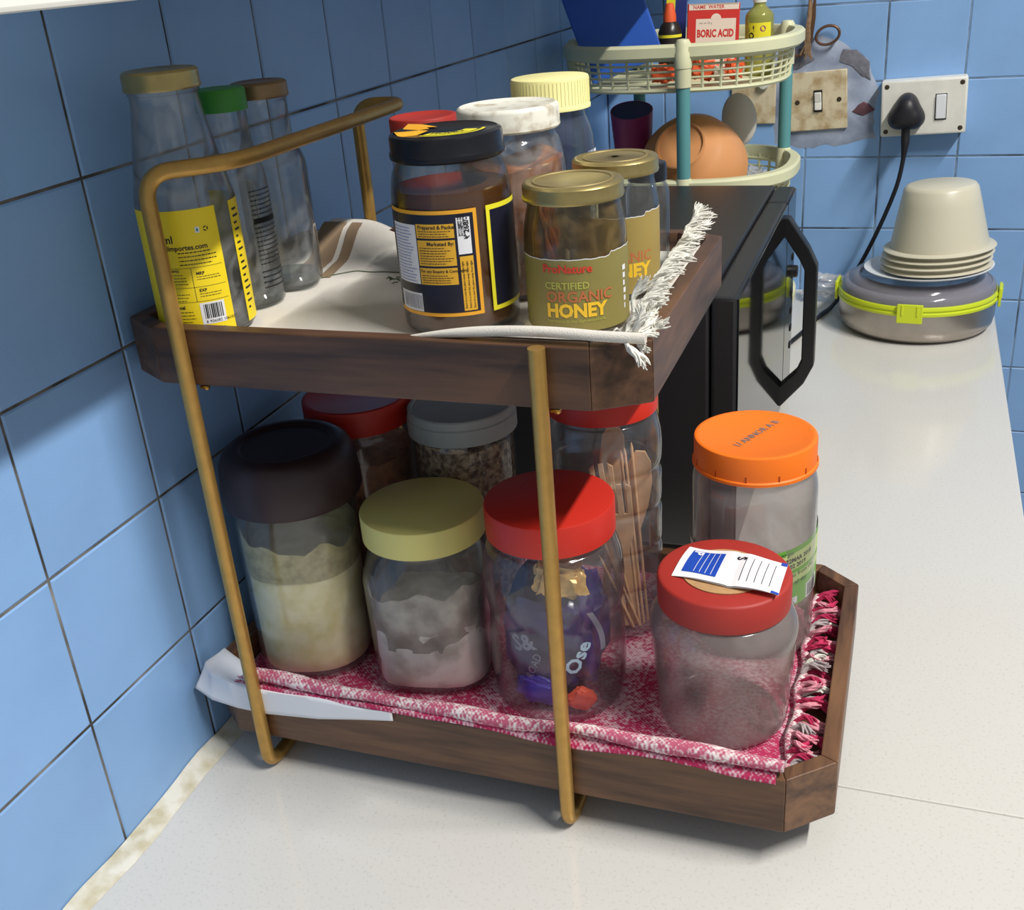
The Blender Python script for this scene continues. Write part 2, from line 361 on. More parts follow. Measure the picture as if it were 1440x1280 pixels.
def text_geo(txt, size, bold=0.0, align='LEFT', xs=1.0):
    cu = bpy.data.curves.new('txt', 'FONT'); cu.body = txt; cu.size = size; cu.offset = bold * size; cu.align_x = align; cu.resolution_u = 2
    o = bpy.data.objects.new('txt', cu); C.objects.link(o)
    me = bpy.data.meshes.new_from_object(o.evaluated_get(bpy.context.evaluated_depsgraph_get()))
    vs = [(v.co.x * xs, v.co.y) for v in me.vertices]; fs = [tuple(p.vertices) for p in me.polygons]
    bpy.data.objects.remove(o); bpy.data.meshes.remove(me); bpy.data.curves.remove(cu); return vs, fs
def put_text(mb, txt, size, fn, u=0, v=0, mi=0, bold=0.0, align='LEFT', xs=1.0):
    vs, fs = text_geo(txt, size, bold, align, xs); mb.add([fn(u + x, v + y) for x, y in vs], fs, mi)
def patch(mb, fn, u0, u1, v0, v1, mi=0, nu=None, nv=1, du=.0022):
    nu = nu or max(1, math.ceil(abs(u1 - u0) / du))
    vs = [fn(u0 + (u1 - u0) * i / nu, v0 + (v1 - v0) * j / nv) for j in range(nv + 1) for i in range(nu + 1)]
    fs = [(j * (nu + 1) + i, j * (nu + 1) + i + 1, (j + 1) * (nu + 1) + i + 1, (j + 1) * (nu + 1) + i) for j in range(nv) for i in range(nu)]
    mb.add(vs, fs, mi)
def cyl(r, th0=0, d=0.0):
    """map (arc length, height) onto a cylinder; th0 = angle of u = 0"""
    def lay(k=0):
        rr = r + .0002 + .00012 * k
        return lambda u, v: (rr * math.cos(th0 + u / r), rr * math.sin(th0 + u / r), v)
    return lay
def camang(x, y): return math.atan2(-.5278 - y, .4677 - x)
def barcode(mb, fn, u0, u1, v0, v1, mi, seed=1):
    rd = random.Random(seed); u = u0
    while u < u1 - .0004:
        wv = rd.choice([.0003, .0005, .0008]); patch(mb, fn, u, min(u + wv, u1), v0, v1, mi, nu=1); u += wv + rd.choice([.0003, .0004, .0006])
def textlines(mb, fn, u0, u1, v0, v1, n, mi, seed=1, h=.0004):
    """rows of tiny illegible print"""
    rd = random.Random(seed)
    for k in range(n):
        v = v1 - (k + .5) * (v1 - v0) / n; u = u0; end = u1 - rd.random() * .25 * (u1 - u0)
        while u < end:
            l = rd.uniform(.0007, .0022); patch(mb, fn, u, min(u + l, end), v - h / 2, v + h / 2, mi, nu=1); u += l + .0004

# ------------------------------------------------------------------ the setting
T = .108; HZ = .0991; YB = 1.2027; XB = .3076
def tile_mesh(w_, h_, name='tile'):
    """a tile in its own plane: w_ along local x, h_ along local z, face towards -y"""
    mb = MB(); b = .0012; t = .0035
    v = [(0, 0, 0), (w_, 0, 0), (w_, 0, h_), (0, 0, h_), (0, -t + .0009, 0), (w_, -t + .0009, 0), (w_, -t + .0009, h_), (0, -t + .0009, h_),
         (b, -t, b), (w_ - b, -t, b), (w_ - b, -t, h_ - b), (b, -t, h_ - b)]
    f = [(0, 1, 5, 4), (1, 2, 6, 5), (2, 3, 7, 6), (3, 0, 4, 7), (4, 5, 9, 8), (5, 6, 10, 9), (6, 7, 11, 10), (7, 4, 8, 11), (8, 9, 10, 11)]
    mb.add(v, f); return mb.mesh(name, 'tile', smooth=False)
GAP = .0019
def wall(name, x0, y0, x1, y1, z0, z1, gm):
    mb = MB(); mb.box(x0, x1, y0, y1, z0, z1); return tag(mb.obj(name, gm, smooth=False), 'blue tiled kitchen wall', None, None, 'structure')
wl = wall('wall_left', -.12, -.70, -.0010, YB + .12, -.9, .86, 'grout')
wb = wall('wall_back', -.0010, YB + .0008, 1.25, YB + .12, -.9, .86, 'grout_grey')
cache = {}
def add_tile(parent, w_, h_, loc, rz):
    key = (round(w_, 4), round(h_, 4))
    if key not in cache: cache[key] = tile_mesh(w_ - GAP, h_ - GAP)
    j = random.uniform(-.0002, .0002)
    off = Vector((GAP / 2, j, GAP / 2)); off.rotate(Matrix.Rotation(rz, 3, 'Z'))
    link_copy(cache[key], 'tile', parent, Vector(loc) + off, (0, 0, rz))
rows = [(0.0, HZ)] + [(HZ + k * T, T) for k in range(7)]
for z, h in rows:
    if z > .56: continue
    for k in range(-6, 12):
        y = k * T; wd = min(T, YB - y)
        # local x runs along +y, face towards +x
        add_tile(wl, wd, h, (-.0035, y, z), PI / 2)
for z, h in [(HZ + k * T, T) for k in range(-5, 4)]:
    for k in range(-3, 9):
        x = XB + k * T; wd = T
        if x < 0: wd = T + x; x = 0.0
        if wd < .01: continue
        add_tile(wb, wd, h, (x, YB + .0035, z), 0)
fl = MB(); fl.box(-.12, 3.0, -2.0, YB + .12, -.93, -.9); tag(fl.obj('floor', 'floor', smooth=False), None, None, None, 'structure')
# worktop: two slabs meeting at a seam
wt = thing('worktop', 'pale grey speckled stone worktop running along the tiled wall', 'worktop', (.296, .25, 0))
mb = MB(); mb.box(-.296 - .0, .2962, -.95, -.1845, -.03, 0, .0012); mb.obj('slab', 'counter', wt)
mb = MB(); mb.box(-.296, .2962, -.1838, YB - .2505, -.03, 0, .0012); mb.obj('slab', 'counter', wt)
mb = MB(); mb.box(-.295, .2955, -.1848, -.1835, -.028, -.0012); mb.obj('seam_filler', 'seam', wt)
# front panel and legs of the base the slab stands on
bc = thing('base_cabinet', 'plain masonry base carrying the worktop slab', 'cabinet', (.27, .25, -.9))
mb = MB(); mb.box(-.27, .25, -.92, YB - .2505, 0, .8699); mb.obj('body', 'shelf', bc, smooth=False)
# plaster joint along the wall
mb = MB(); vs = []; fs = []
n = 130
for i in range(n + 1):
    y = -.69 + i * (YB - .01 + .69) / n
    wd = .0155 + .004 * noise.noise(Vector((y * 14, 3.1, 0))) + .0012 * noise.noise(Vector((y * 90, 1.1, 0)))
    hh = .0045 + .005 * noise.noise(Vector((y * 18, 7.7, 0))); hh = max(hh, .0012)
    vs += [(0.0004, y, .0002), (0.0008, y, hh), (wd * .5, y, max(.0012, hh * .45)), (wd, y, .0006), (wd + .0006, y, .0002)]
for i in range(n):
    for j in range(4): a = i * 5 + j; fs.append((a, a + 1, a + 6, a + 5))
mb.add(vs, [f[::-1] for f in fs]); tag(mb.obj('trim_1', 'plaster'), None, None, None, 'structure')
# wall shelf overhead
sh = thing('wall_shelf', 'thick white shelf slab above the left tiled wall, cut by the top edge', 'shelf', (0, .25, .521))
mb = MB(); mb.box(.0008, .2, -.95, YB - .252, 0, .035, .002); mb.obj('slab', 'shelf', sh)

# plaster patch on the back wall round the old switch
mb = MB()
def blob(pts, y, thick, mi, mb, jit=.003):
    c = Vector((sum(p[0] for p in pts) / len(pts), sum(p[1] for p in pts) / len(pts)))
    ring = []
    m = len(pts)
    for i in range(m):
        a = Vector(pts[i]); b = Vector(pts[(i + 1) % m])
        for k in range(6):
            p = a.lerp(b, k / 6); d = (p - c).normalized(); ring.append(p + d * jit * noise.noise(Vector((p.x * 60, p.y * 60, 3))) * 2)
    vs = [(c.x, y - thick, c.y)] + [(c.x + (p.x - c.x) * .85, y - thick, c.y + (p.y - c.y) * .85) for p in ring] + [(p.x, y, p.y) for p in ring]
    k = len(ring)
    fs = [(0, 1 + i, 1 + (i + 1) % k) for i in range(k)] + [(1 + i, 1 + k + i, 1 + k + (i + 1) % k, 1 + (i + 1) % k) for i in range(k)]
    mb.add(vs, fs, mi)
yt = YB
blob([(.250, .372), (.300, .383), (.352, .374), (.39, .347), (.412, .30), (.404, .262), (.408, .236), (.36, .226), (.30, .222), (.262, .229), (.250, .30)], yt, .0022, 0, mb)
pt = mb.obj('filler_patch', ['patch']); pt.parent = wb
mb = MB()
blob([(.350, .345), (.357, .362), (.375, .362), (.393, .343), (.397, .318), (.385, .322), (.37, .338)], yt - .0021, .0010, 0, mb, .002)
blob([(.262, .345), (.275, .368), (.305, .366), (.318, .350), (.298, .338), (.275, .332)], yt - .0021, .0010, 0, mb, .003)
o = mb.obj('filler_stain', ['dark_patch']); o.parent = wb
mb = MB()
blob([(.3715, .274), (.380, .283), (.389, .288), (.399, .282), (.408, .276), (.399, .272), (.389, .268), (.380, .270)], yt - .0021, .0014, 0, mb, .002)
o = mb.obj('wall_chip', ['maroon']); o.parent = wb

# ------------------------------------------------------------------ two-tier rack
rack = thing('tiered_rack', 'two-tier walnut and brass kitchen rack loaded with jars beside the blue wall', 'rack', (.2, .11, 0))
RL = Vector((-.2, -.11, 0))
def tray(x0, x1, y0, y1, z0, z1, ch, chy, floor_z, sfx='', th=.0105):
    out = [(x0 + ch, y0), (x1 - ch, y0), (x1, y0 + chy), (x1, y1 - chy), (x1 - ch, y1), (x0 + ch, y1), (x0, y1 - chy), (x0, y0 + chy)]
    cx = (x0 + x1) / 2; cy = (y0 + y1) / 2
    def inset(i):
        a = Vector(out[i - 1]); b = Vector(out[i]); c = Vector(out[(i + 1) % 8])
        n1 = (b - a).normalized(); n2 = (c - b).normalized(); p1 = Vector((-n1.y, n1.x)); p2 = Vector((-n2.y, n2.x))
        m = (p1 + p2).normalized(); return b + m * (th / m.dot(p1))
    inn = [inset(i) for i in range(8)]
    base = MB(); base.prism([(p.x - .001 * 0, p.y) for p in inn], floor_z - .009, floor_z)
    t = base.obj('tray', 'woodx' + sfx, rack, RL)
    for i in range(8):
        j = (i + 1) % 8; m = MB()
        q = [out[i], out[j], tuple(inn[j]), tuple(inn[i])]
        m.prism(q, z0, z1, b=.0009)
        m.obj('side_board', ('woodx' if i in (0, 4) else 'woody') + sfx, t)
    return t
lower = tray(.008, .452, -.0155, .2385, .028, .069, .028, .024, .0500)
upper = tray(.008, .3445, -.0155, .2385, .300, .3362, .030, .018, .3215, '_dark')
def frame(pts, rad):
    mb = MB(); mb.tube(fillet(pts, rad), .0048, 20); return mb.obj('tube_frame', 'brass', rack, RL)
fy, by = -.0204, .2434
left = frame([(.1, .11, .4294), (.1, .012, .4294), (.060, fy, .4294), (.060, fy, .0050), (.060, by, .0050), (.060, by, .4294), (.098, .246, .4294), (.1, .216, .4294), (.1, .11, .4294)],
             [0, .03, .017, .014, .014, .017, .016, .016, 0])
right = frame([(.287, fy, .3368), (.287, fy, .0050), (.287, by, .0050), (.287, by, .3368)], [0, .014, .014, 0])
for fr, x in ((left, .060), (right, .287)):
    for y, s in ((fy, 1), (by, -1)):
        for z in (.294, .027):
            mb = MB(); mb.lathe([(.0001, .0016), (.0016, .0012), (.0022, 0), (.0016, -.0014), (.0001, -.0018)], 14)
            # a short angled lug with a screw head tucked under the tray edge
            mb.box(-.0038, .0018, -.0018, .0018, -.0008, .0012, .0004)
            mb.obj('screw', 'screw', fr, (x + .0070, y + s * .0085, z + .0038), (0, 0, 0))

# ------------------------------------------------------------------ cloths and papers
# lower cloth: woven pink and white, hem over the front board
lc = thing('woven_cloth', 'pink and white woven tray cloth with fringe lining the lower shelf', 'cloth', (.24, .11, .05))
def lz(x, y):
    z = .0508 + .0004 * noise.noise(Vector((x * 30, y * 30, 0)))
    return z
def sheet(fn, nu, nv, mat_, name, parent, loc, thick=.0008, off=1):
    mb = MB(); vs = [fn(i / nu, j / nv) for j in range(nv + 1) for i in range(nu + 1)]
    mb.add(vs, [(j * (nu + 1) + i, j * (nu + 1) + i + 1, (j + 1) * (nu + 1) + i + 1, (j + 1) * (nu + 1) + i) for j in range(nv) for i in range(nu)])
    o = mb.obj(name, mat_, parent, loc, angle=80)
    so = o.modifiers.new('thick', 'SOLIDIFY'); so.thickness = thick; so.offset = off; return o
path = [(.226, .0508), (.20, .0508), (.15, .0508), (.10, .0508), (.05, .0508), (.02, .0508), (.004, .0510), (-.001, .0525), (-.0042, .058), (-.0052, .0645), (-.0068, .0712), (-.0100, .0735), (-.0140, .0732), (-.0166, .0712), (-.0174, .0690)]
def lcf(u, v):
    k = v * (len(path) - 1); i = min(int(k), len(path) - 2); t = k - i
    y = path[i][0] * (1 - t) + path[i + 1][0] * t; z = path[i][1] * (1 - t) + path[i + 1][1] * t
    x = .020 + (.423 - .020) * u
    if y < .012: 
        x = max(x, .038 + .004 * (.012 - y) / .03); x = min(x, .418)
    if y < -.012: z += .0015 - .0035 * sm(.15, .3, x) * (1 + math.sin(x * 50)) * .6; z = min(z, .073)
    if y > .01 and u > .9: x += .002 * math.sin(y * 120)
    if y > .2 : x = max(.034, min(x, .408))
    return (x, y, z + .0005 * noise.noise(Vector((x * 60, y * 60, 0))))
sheet(lcf, 110, 60, 'cloth_red', 'cloth_sheet', lc, (-.24, -.11, -.05))
# rolled hem lying on the rim
mb = MB(); pts = []; rad = []
for i in range(90):
    t = i / 89; x = .050 + .372 * t
    pts.append((x, -.0122 + .001 * math.sin(t * 21), .0772 + .0013 * math.sin(t * 9 + 1) + .0008 * math.sin(t * 31)))
    rad.append(.0043 + .0008 * math.sin(t * 17) + .0006 * noise.noise(Vector((t * 30, 0, 0))))
mb.tube(pts, rad, 12); mb.obj('rolled_hem', 'cloth_hem', lc, (-.24, -.11, -.05), angle=80)
# right border band of the cloth, curling up a little
mb = MB(); pts = [(.4215 + .0015 * math.sin(k * .9), .004 + k * .0072, .0545 + .0008 * math.sin(k * 1.7)) for k in range(30)]
mb.tube(pts, .0034, 10); mb.obj('rolled_hem', 'cloth_hem', lc, (-.24, -.11, -.05), angle=80)
def tassel(seed, n=6, L_=.016, r=.0011, curl=1.0):
    """a bundle of yarn strands that run together and splay at the end"""
    rd = random.Random(seed); mb = MB(); n = n * 2; r = r * .72; ph0 = rd.uniform(0, 6)
    for k in range(n):
        q = 2 * PI * k / n; e = rd.uniform(.3, 1); spl = rd.uniform(-1, 1); l = L_ * rd.uniform(.8, 1.12); ph = rd.uniform(0, 6); up = rd.uniform(-.2, 1)
        pts = []
        for i in range(9):
            t = i / 8; fan = (.35 + 1.3 * t ** 2)
            pts.append((l * t, .0016 * math.cos(q + 3 * t) * e * fan + .0026 * spl * t * t + .0020 * math.sin(ph0 + 5 * t), .0016 + .0015 * math.sin(q + 3 * t) * e * fan + .0028 * curl * math.sin(t * PI) + .0016 * up * t * t + .0006 * math.sin(ph + 9 * t)))
        mb.tube(pts, [r, r, r, r, r, r, r * .9, r * .7, r * .35], 5)
    return mb
tm = []
for k, mt in enumerate(['yarn_pink', 'yarn_rose', 'yarn_grey', 'yarn_pink', 'yarn_rose', 'yarn_white']):
    tm.append(tassel(k, 8, .0185, .0014).mesh('tassel', mt, 80))
order2 = [0, 3, 1, 4, 2, 0, 1, 3, 4, 1, 0, 2, 5, 1, 3, 0, 4, 2, 0, 1, 3, 4, 0]
order = [2, 1, 3, 0, 2, 4, 1, 0, 2, 5, 3, 4, 0, 1, 2, 3, 4, 0, 5, 3, 1, 0, 4, 3]
for k in range(24):
    y = .010 + k * .0086
    link_copy(tm[order[k]], 'tassel', lc, (.4225 - .24, y - .11, .0525 - .05 + .001 * random.random()), (0, random.uniform(-.3, .1), random.uniform(-.6, .6)), [random.uniform(.95, 1.2)] * 3)

for k in range(23):
    y = .0143 + k * .0086
    link_copy(tm[order2[k]], 'tassel', lc, (.4215 - .24, y - .11, .0545 - .05 + .0015 * random.random()), (0, random.uniform(-.55, -.2), random.uniform(-.7, .7)), [random.uniform(.85, 1.05)] * 3)
# folded white paper sticking out under the cloth
pp = thing('folded_paper', 'folded sheet of white paper sticking out over the left rim of the lower tray', 'paper', (.08, -.01, .07))
def lerpc(P, u):
    k = u * (len(P) - 1); i = min(int(k), len(P) - 2); return Vector(P[i]).lerp(Vector(P[i + 1]), k - i)
outer = [(.0030, -.0135, .0585), (.020, -.0180, .0540), (.042, -.0188, .0515), (.066, -.0188, .0510), (.107, -.0186, .0545), (.140, -.0180, .0600), (.1655, -.0174, .0635)]
midc = [(.0060, .0000, .0712), (.0170, -.0095, .0722), (.038, -.0182, .0724), (.066, -.0188, .0718), (.107, -.0182, .0712), (.140, -.0178, .0706), (.1655, -.0172, .0700)]
inner = [(.0100, .0190, .0725), (.022, .0120, .0735), (.042, .0020, .0738), (.066, -.0060, .0732), (.107, -.0110, .0722), (.140, -.0130, .0715), (.1655, -.0145, .0705)]
def ppf(u, v):
    a_, b_, c_ = lerpc(inner, u), lerpc(midc, u), lerpc(outer, u); p = a_.lerp(b_, v * 2) if v < .5 else b_.lerp(c_, v * 2 - 1)
    bul = math.sin(v * PI)
    p.z += .0008 * math.sin(u * 19 + v * 4) * bul + .0010 * noise.noise(Vector((u * 6, v * 3, 2))) * bul; return p
sheet(ppf, 60, 14, 'white_paper', 'paper_sheet', pp, (-.08, .01, -.07), .0003)

# upper cloth: white cotton
uc = thing('white_cloth', 'white cotton tray cloth with frayed corner lining the upper shelf', 'cloth', (.18, .11, .322))
def uz(x, y):
    z = .3222
    z += .0125 * sm(.016, -.003, y) * sm(.195, .25, x) + .0125 * sm(.016, -.003, y) * .12
    z += .0195 * sm(.180, .226, y) * sm(.130, .055, x)            # back left corner rides up on the board
    z += .010 * sm(.030, .014, x) * sm(.19, .12, y)
    z += .010 * sm(.316, .333, x)
    z += .0011 * noise.noise(Vector((x * 22, y * 22, 4)))* sm(.0, .04, y) * (1 if x < .19 else .3)
    return z
def ucf(u, v):
    x = .019 + (.3325 - .019) * u; y = -.0045 + v * .231
    c = .028
    if y > .21 and x > .31: x = .31 + (x - .31) * .3
    if y < .012 and x > .318: x = .318 + (x - .318) * .6
    if y < .012 and x < .036: x = .036 - (.036 - x) * .25
    if y > .212 and x < .036: x = .036 - (.036 - x) * .35
    z = uz(x, y)
    if v > .9: y += .011 * (v - .9) / .1 * sm(.115, .06, x)
    return (x, y, z)
sheet(ucf, 110, 84, 'cloth_white', 'cloth_sheet', uc, (-.18, -.11, -.322))
def strip(pts2, wd, mat_, name, lift=.0013):
    mb = MB(); vs = []
    for k, (x, y) in enumerate(pts2):
        q = pts2[min(k + 1, len(pts2) - 1)]; p = pts2[max(k - 1, 0)]
        d = Vector((q[0] - p[0], q[1] - p[1])).normalized(); nn = Vector((-d.y, d.x)) * wd / 2
        for s in (-1, 0, 1): X_, Y_ = x + nn.x * s, y + nn.y * s; vs.append((X_, Y_, uz(X_, Y_) + lift))
    m = len(pts2); fs = [(3 * k + j, 3 * k + j + 1, 3 * k + 4 + j, 3 * k + 3 + j) for k in range(m - 1) for j in (0, 1)]
    mb.add(vs, fs); return mb.obj(name, mat_, uc, (-.18, -.11, -.322), angle=80)
for off, wd in ((0, .020), (.019, .009)):
    strip([(.052 + off - .014 * math.sin(t * 1.2), .140 + .085 * t) for t in [i / 24 for i in range(25)]], wd, 'stripe_brown', 'woven_stripe')
emb = [(.050 + .28 * t, .158 + .0022 * noise.noise(Vector((t * 25, 0, 0))) - .035 * sm(.14, 0, t)) for t in [i / 80 for i in range(81)]]
mb = MB(); mb.tube([(x, y, uz(x, y) + .0010) for x, y in emb], .0006, 6); mb.obj('embroidered_line', 'thread_green', uc, (-.18, -.11, -.322))
mb = MB(); rd = random.Random(3)
for k in range(26):
    bx = .140 + rd.uniform(-.018, .02); by_ = .138 + rd.uniform(-.006, .006); a = rd.uniform(0, 3)
    p = [(bx + .004 * i / 3 * math.cos(a + i * .5), by_ + .004 * i / 3 * math.sin(a + i * .5)) for i in range(4)]
    mb.tube([(x, y, uz(x, y) + .001) for x, y in p], .0005, 5)
mb.obj('embroidered_sprig', 'thread_green', uc, (-.18, -.11, -.322))
mb = MB(); pts = []
for i in range(60):
    t = i / 59; pts.append((.203 + .141 * t, -.0075 - .004 * math.sin(t * PI * .5), .3345 + .0090 * math.sin(min(1, t * 1.25) * PI * .62) - .0015 * t))
mb.tube(pts, [.0006 + .0024 * math.sin(min(1, i / 22) * PI / 2) for i in range(60)], 10); mb.obj('rolled_hem', 'cloth_white', uc, (-.18, -.11, -.322), angle=80)
# frayed tassels along the right rim
wt_m = [tassel(20 + k, 9, .017, .0009, .8).mesh('tassel', 'yarn_white', 80) for k in range(5)]
big = tassel(40, 14, .020, .0011, .9).mesh('tassel', 'yarn_white', 80)
for k in range(24):
    y = -.002 + k * .0078; rise = .002 + .012 * (k / 23) ** .8
    link_copy(wt_m[k % 5], 'tassel', uc, (.3315 - .18, y - .11, .3362 + rise - .322), (random.uniform(-.3, .3), random.uniform(-.75, -.35), random.uniform(.35, .95)), [random.uniform(.95, 1.2)] * 3)
for k in range(11):
    link_copy(big, 'tassel', uc, (.332 - .18 + .0016 * (k % 3), -.009 - .11 + k * .0022, .3370 - .322 + k * .0012), (.5 * k, (.45, -.1, -.9, -.4, -1.2)[k % 5], (-.8, .3, -.2, .9, .5)[k % 5]), [(.95, .75, .85)[k % 3]] * 3)
for k in range(3):
    link_copy(big, 'tassel', uc, (.3325 - .18, .178 - .11 + k * .003, .350 - .322), (0, -1.1 + .3 * k, .9 + k * .3), [.85] * 3)

# ------------------------------------------------------------------ jar helpers
def smooth_prof(P, k=4):
    """rounds a profile with a spline, keeping its points"""
    out = []
    for i in range(len(P) - 1):
        p0, p1, p2, p3 = P[max(i - 1, 0)], P[i], P[i + 1], P[min(i + 2, len(P) - 1)]
        for j in range(k):
            t = j / k; q = []
            for c in (0, 1):
                m1 = (p2[c] - p0[c]) * .5; m2 = (p3[c] - p1[c]) * .5; d = p2[c] - p1[c]
                lim = lambda m: 0 if d * m <= 0 else math.copysign(min(abs(m), 2.2 * abs(d)), d)
                m1, m2 = lim(m1), lim(m2)
                q.append((2 * t ** 3 - 3 * t * t + 1) * p1[c] + (t ** 3 - 2 * t * t + t) * m1 + (-2 * t ** 3 + 3 * t * t) * p2[c] + (t ** 3 - t * t) * m2)
            out.append(tuple(q))
    return out + [P[-1]]
def shell(prof, t=.0012, floor_t=.0025):
    """outer profile, then the inner wall back down to the centre"""
    prof = smooth_prof(prof)
    inner = []
    for r, z in reversed(prof):
        if r < .0005: continue
        inner.append((max(.0003, r - t), z))
    low = floor_t + prof[0][1]
    inner = [(r, z) for r, z in inner if z > low + .0005]
    return [(.0002, prof[0][1])] + [p for p in prof if p[0] > .0005] + inner + [(inner[-1][0] - .002, low), (.0002, low)]
def jar(name, label, x, y, z, body, bodymat, lid, lidmat, rot=(0, 0, 0), se=2, serot=0, group=None, cat='jar', lidmats=None, t=.0012, lidname='lid', liddy=None):
    th = thing(name, label, cat, (x, y, z + .0004), rot, group)
    mb = MB(); pr = shell(body, t)
    sel = se
    if isinstance(se, dict):
        sel = []
        for r, zz in pr: sel.append(2 + (se['n'] - 2) * sm(se['z1'], se['z0'], zz))
    mb.lathe(pr, 56, sel, serot); mb.obj('body', bodymat, th, angle=50)
    mb = MB(); mb.lathe(lid, 56); mb.obj(lidname, lidmat, th, angle=40)
    return th
def lidp(r, z0, z1, b=.0015, rim=0, dish=0, wall_=.0012):
    p = [(r - wall_, z0 + .003), (r - wall_, z0)]
    p += [(r + rim, z0), (r + rim, z0 + (.002 if rim else .0006)), (r, z0 + (.0028 if rim else .0012)), (r, z1 - b), (r - b * .3, z1 - b * .3), (r - b, z1)]
    if dish: p += [(r - b - .002, z1), (r - b - .003, z1 - dish), (.0002, z1 - dish)]
    else: p += [(.0002, z1)]
    return [(r - wall_ - .001, z1 - b - .002)] [:0] + p
UZ = .3236; LZ = .0522
def contents(th, prof, mt, name='contents', se=2, rough=.0, n=40, serot=0, seed=0, tilt=0):
    top = max(z for r, z in prof)
    def wob(x, y, z, j):
        if rough and z > top - .02:
            z += rough * noise.noise(Vector((x * 45 + seed, y * 45, z * 45))) + tilt * x
        return x, y, z
    mb = MB(); mb.lathe(prof, n, se, serot, wob=wob); return mb.obj(name, mt, th, angle=60)
def fillp(r, z0, z1, rings=6): return [(.0002, z0), (r * .9, z0), (r, z0 + .003)] + [(r, z0 + .003 + (z1 - z0 - .003) * k / 8) for k in range(1, 9)] + [(r * (1 - k / rings), z1) for k in range(1, rings)] + [(.0002, z1)]

# ------------------------------------------------------------------ upper shelf bottles
def bottle_lid(r, h, z): return [(r - .0012, z - h + .002), (r - .0012, z - h), (r, z - h), (r + .0004, z - h + .0012), (r, z - h + .0026), (r, z - .0018), (r - .0012, z - .0004), (r - .003, z), (r - .005, z - .0006), (.0002, z - .0006)]
A = jar('glass_bottle', 'tall glass bottle with gold cap and yellow label on the upper shelf', .050, .0262, UZ,
        [(.024, 0), (.0285, .0015), (.030, .006), (.030, .078), (.0292, .086), (.0268, .098), (.0238, .115), (.0212, .130), (.0202, .138), (.0202, .1425), (.0210, .1435), (.0210, .152)], 'glass_dirty',
        bottle_lid(.0222, .0112, .1565), 'gold', cat='bottle')
a0 = camang(.050, .0262); f = cyl(.030, a0)
mb = MB(); u = lambda deg: R(deg) * .030
patch(mb, f(0), u(-82), u(31), .0045, .0800, 0, nv=6); patch(mb, f(0), u(53), u(150), .0045, .0800, 0, nv=6)
patch(mb, f(1), u(-7), u(21), .010, .0235, 1); barcode(mb, f(2), u(-3), u(18), .0135, .0225, 2, 3)
put_text(mb, '8 906082 106107', .0026, f(2), u(-3), .0107, 2)
put_text(mb, '00ml', .0065, f(1), u(-47), .0610, 2, .02); put_text(mb, 'carelimportes.com', .0042, f(1), u(-46), .0565, 2, .025)
patch(mb, f(1), u(4), u(9), .0660, .0695, 1); patch(mb, f(2), u(5.4), u(7.6), .0668, .0686, 3)
for k in range(3):
    aa = k * 2 * PI / 3; p0 = (u(16), .0678)
    q = [(p0[0] + .0019 * math.cos(aa + e), p0[1] + .0019 * math.sin(aa + e)) for e in (-.7, .7)]
    q2 = [(p0[0] + .0010 * math.cos(aa + e), p0[1] + .0010 * math.sin(aa + e)) for e in (.7, -.7)]
    mb.add([f(1)(*p) for p in q + q2], [(0, 1, 2, 3)], 2)
textlines(mb, f(1), u(-20), u(24), .0465, .0560, 4, 2, 5, .0006)
put_text(mb, 'Contents:', .0026, f(1), u(-42), .0435, 2, .02); textlines(mb, f(1), u(-42), u(-14), .035, .0425, 4, 2, 6)
put_text(mb, 'MRP', .0026, f(1), u(-4), .0410, 2, .03); textlines(mb, f(1), u(-4), u(24), .0375, .0405, 2, 2, 7)
put_text(mb, 'Net', .0026, f(1), u(-42), .0312, 2, .02); textlines(mb, f(1), u(-42), u(-14), .0245, .0305, 3, 2, 8)
put_text(mb, 'EXP', .0026, f(1), u(-4), .0305, 2, .03); textlines(mb, f(1), u(-4), u(24), .0268, .0300, 2, 2, 9)
put_text(mb, 'Local', .0030, f(1), u(-36), .0205, 2, .03); textlines(mb, f(1), u(-40), u(-11), .009, .0195, 5, 2, 10)
textlines(mb, f(1), u(-34), u(24), .0062, .0078, 1, 2, 11)
for vv in (.0335, .0245, .0455): patch(mb, f(1), u(-45), u(28), vv, vv + .0002, 2)
patch(mb, f(1), u(-9), u(-8.5), .0245, .0455, 2, nu=1)
for k in range(16): patch(mb, f(1), u(58), u(63 + (k * 7) % 11), .012 + k * .0041, .0133 + k * .0041, 2)
mb.obj('label', ['yellow_paper', 'white_paper', 'blackprint', 'teal_print'], A, angle=60)['label'] = 'yellow printed wrap label with barcode'
B = jar('glass_bottle', 'narrow glass bottle with green cap, second from the front beside the wall', .0530, .0775, UZ,
        [(.016, 0), (.0195, .0015), (.0205, .006), (.0205, .076), (.0198, .086), (.0170, .097), (.0150, .108), (.0146, .126), (.0150, .128), (.0150, .132)], 'glass_dirty',
        [(.0148, .1255), (.0162, .1255), (.0162, .1375), (.0150, .139), (.0002, .139)], 'green_lid', cat='bottle')
b0 = camang(.053, .0775); f = cyl(.0205, b0); mb = MB(); u = lambda deg: R(deg) * .0205
textlines(mb, f(0), u(20), u(88), .028, .078, 17, 0, 12, .0008); patch(mb, f(1), u(20), u(80), .056, .0590, 0)
textlines(mb, f(0), u(20), u(80), .012, .026, 4, 0, 13, .0010); mb.obj('print', ['blackprint'], B)
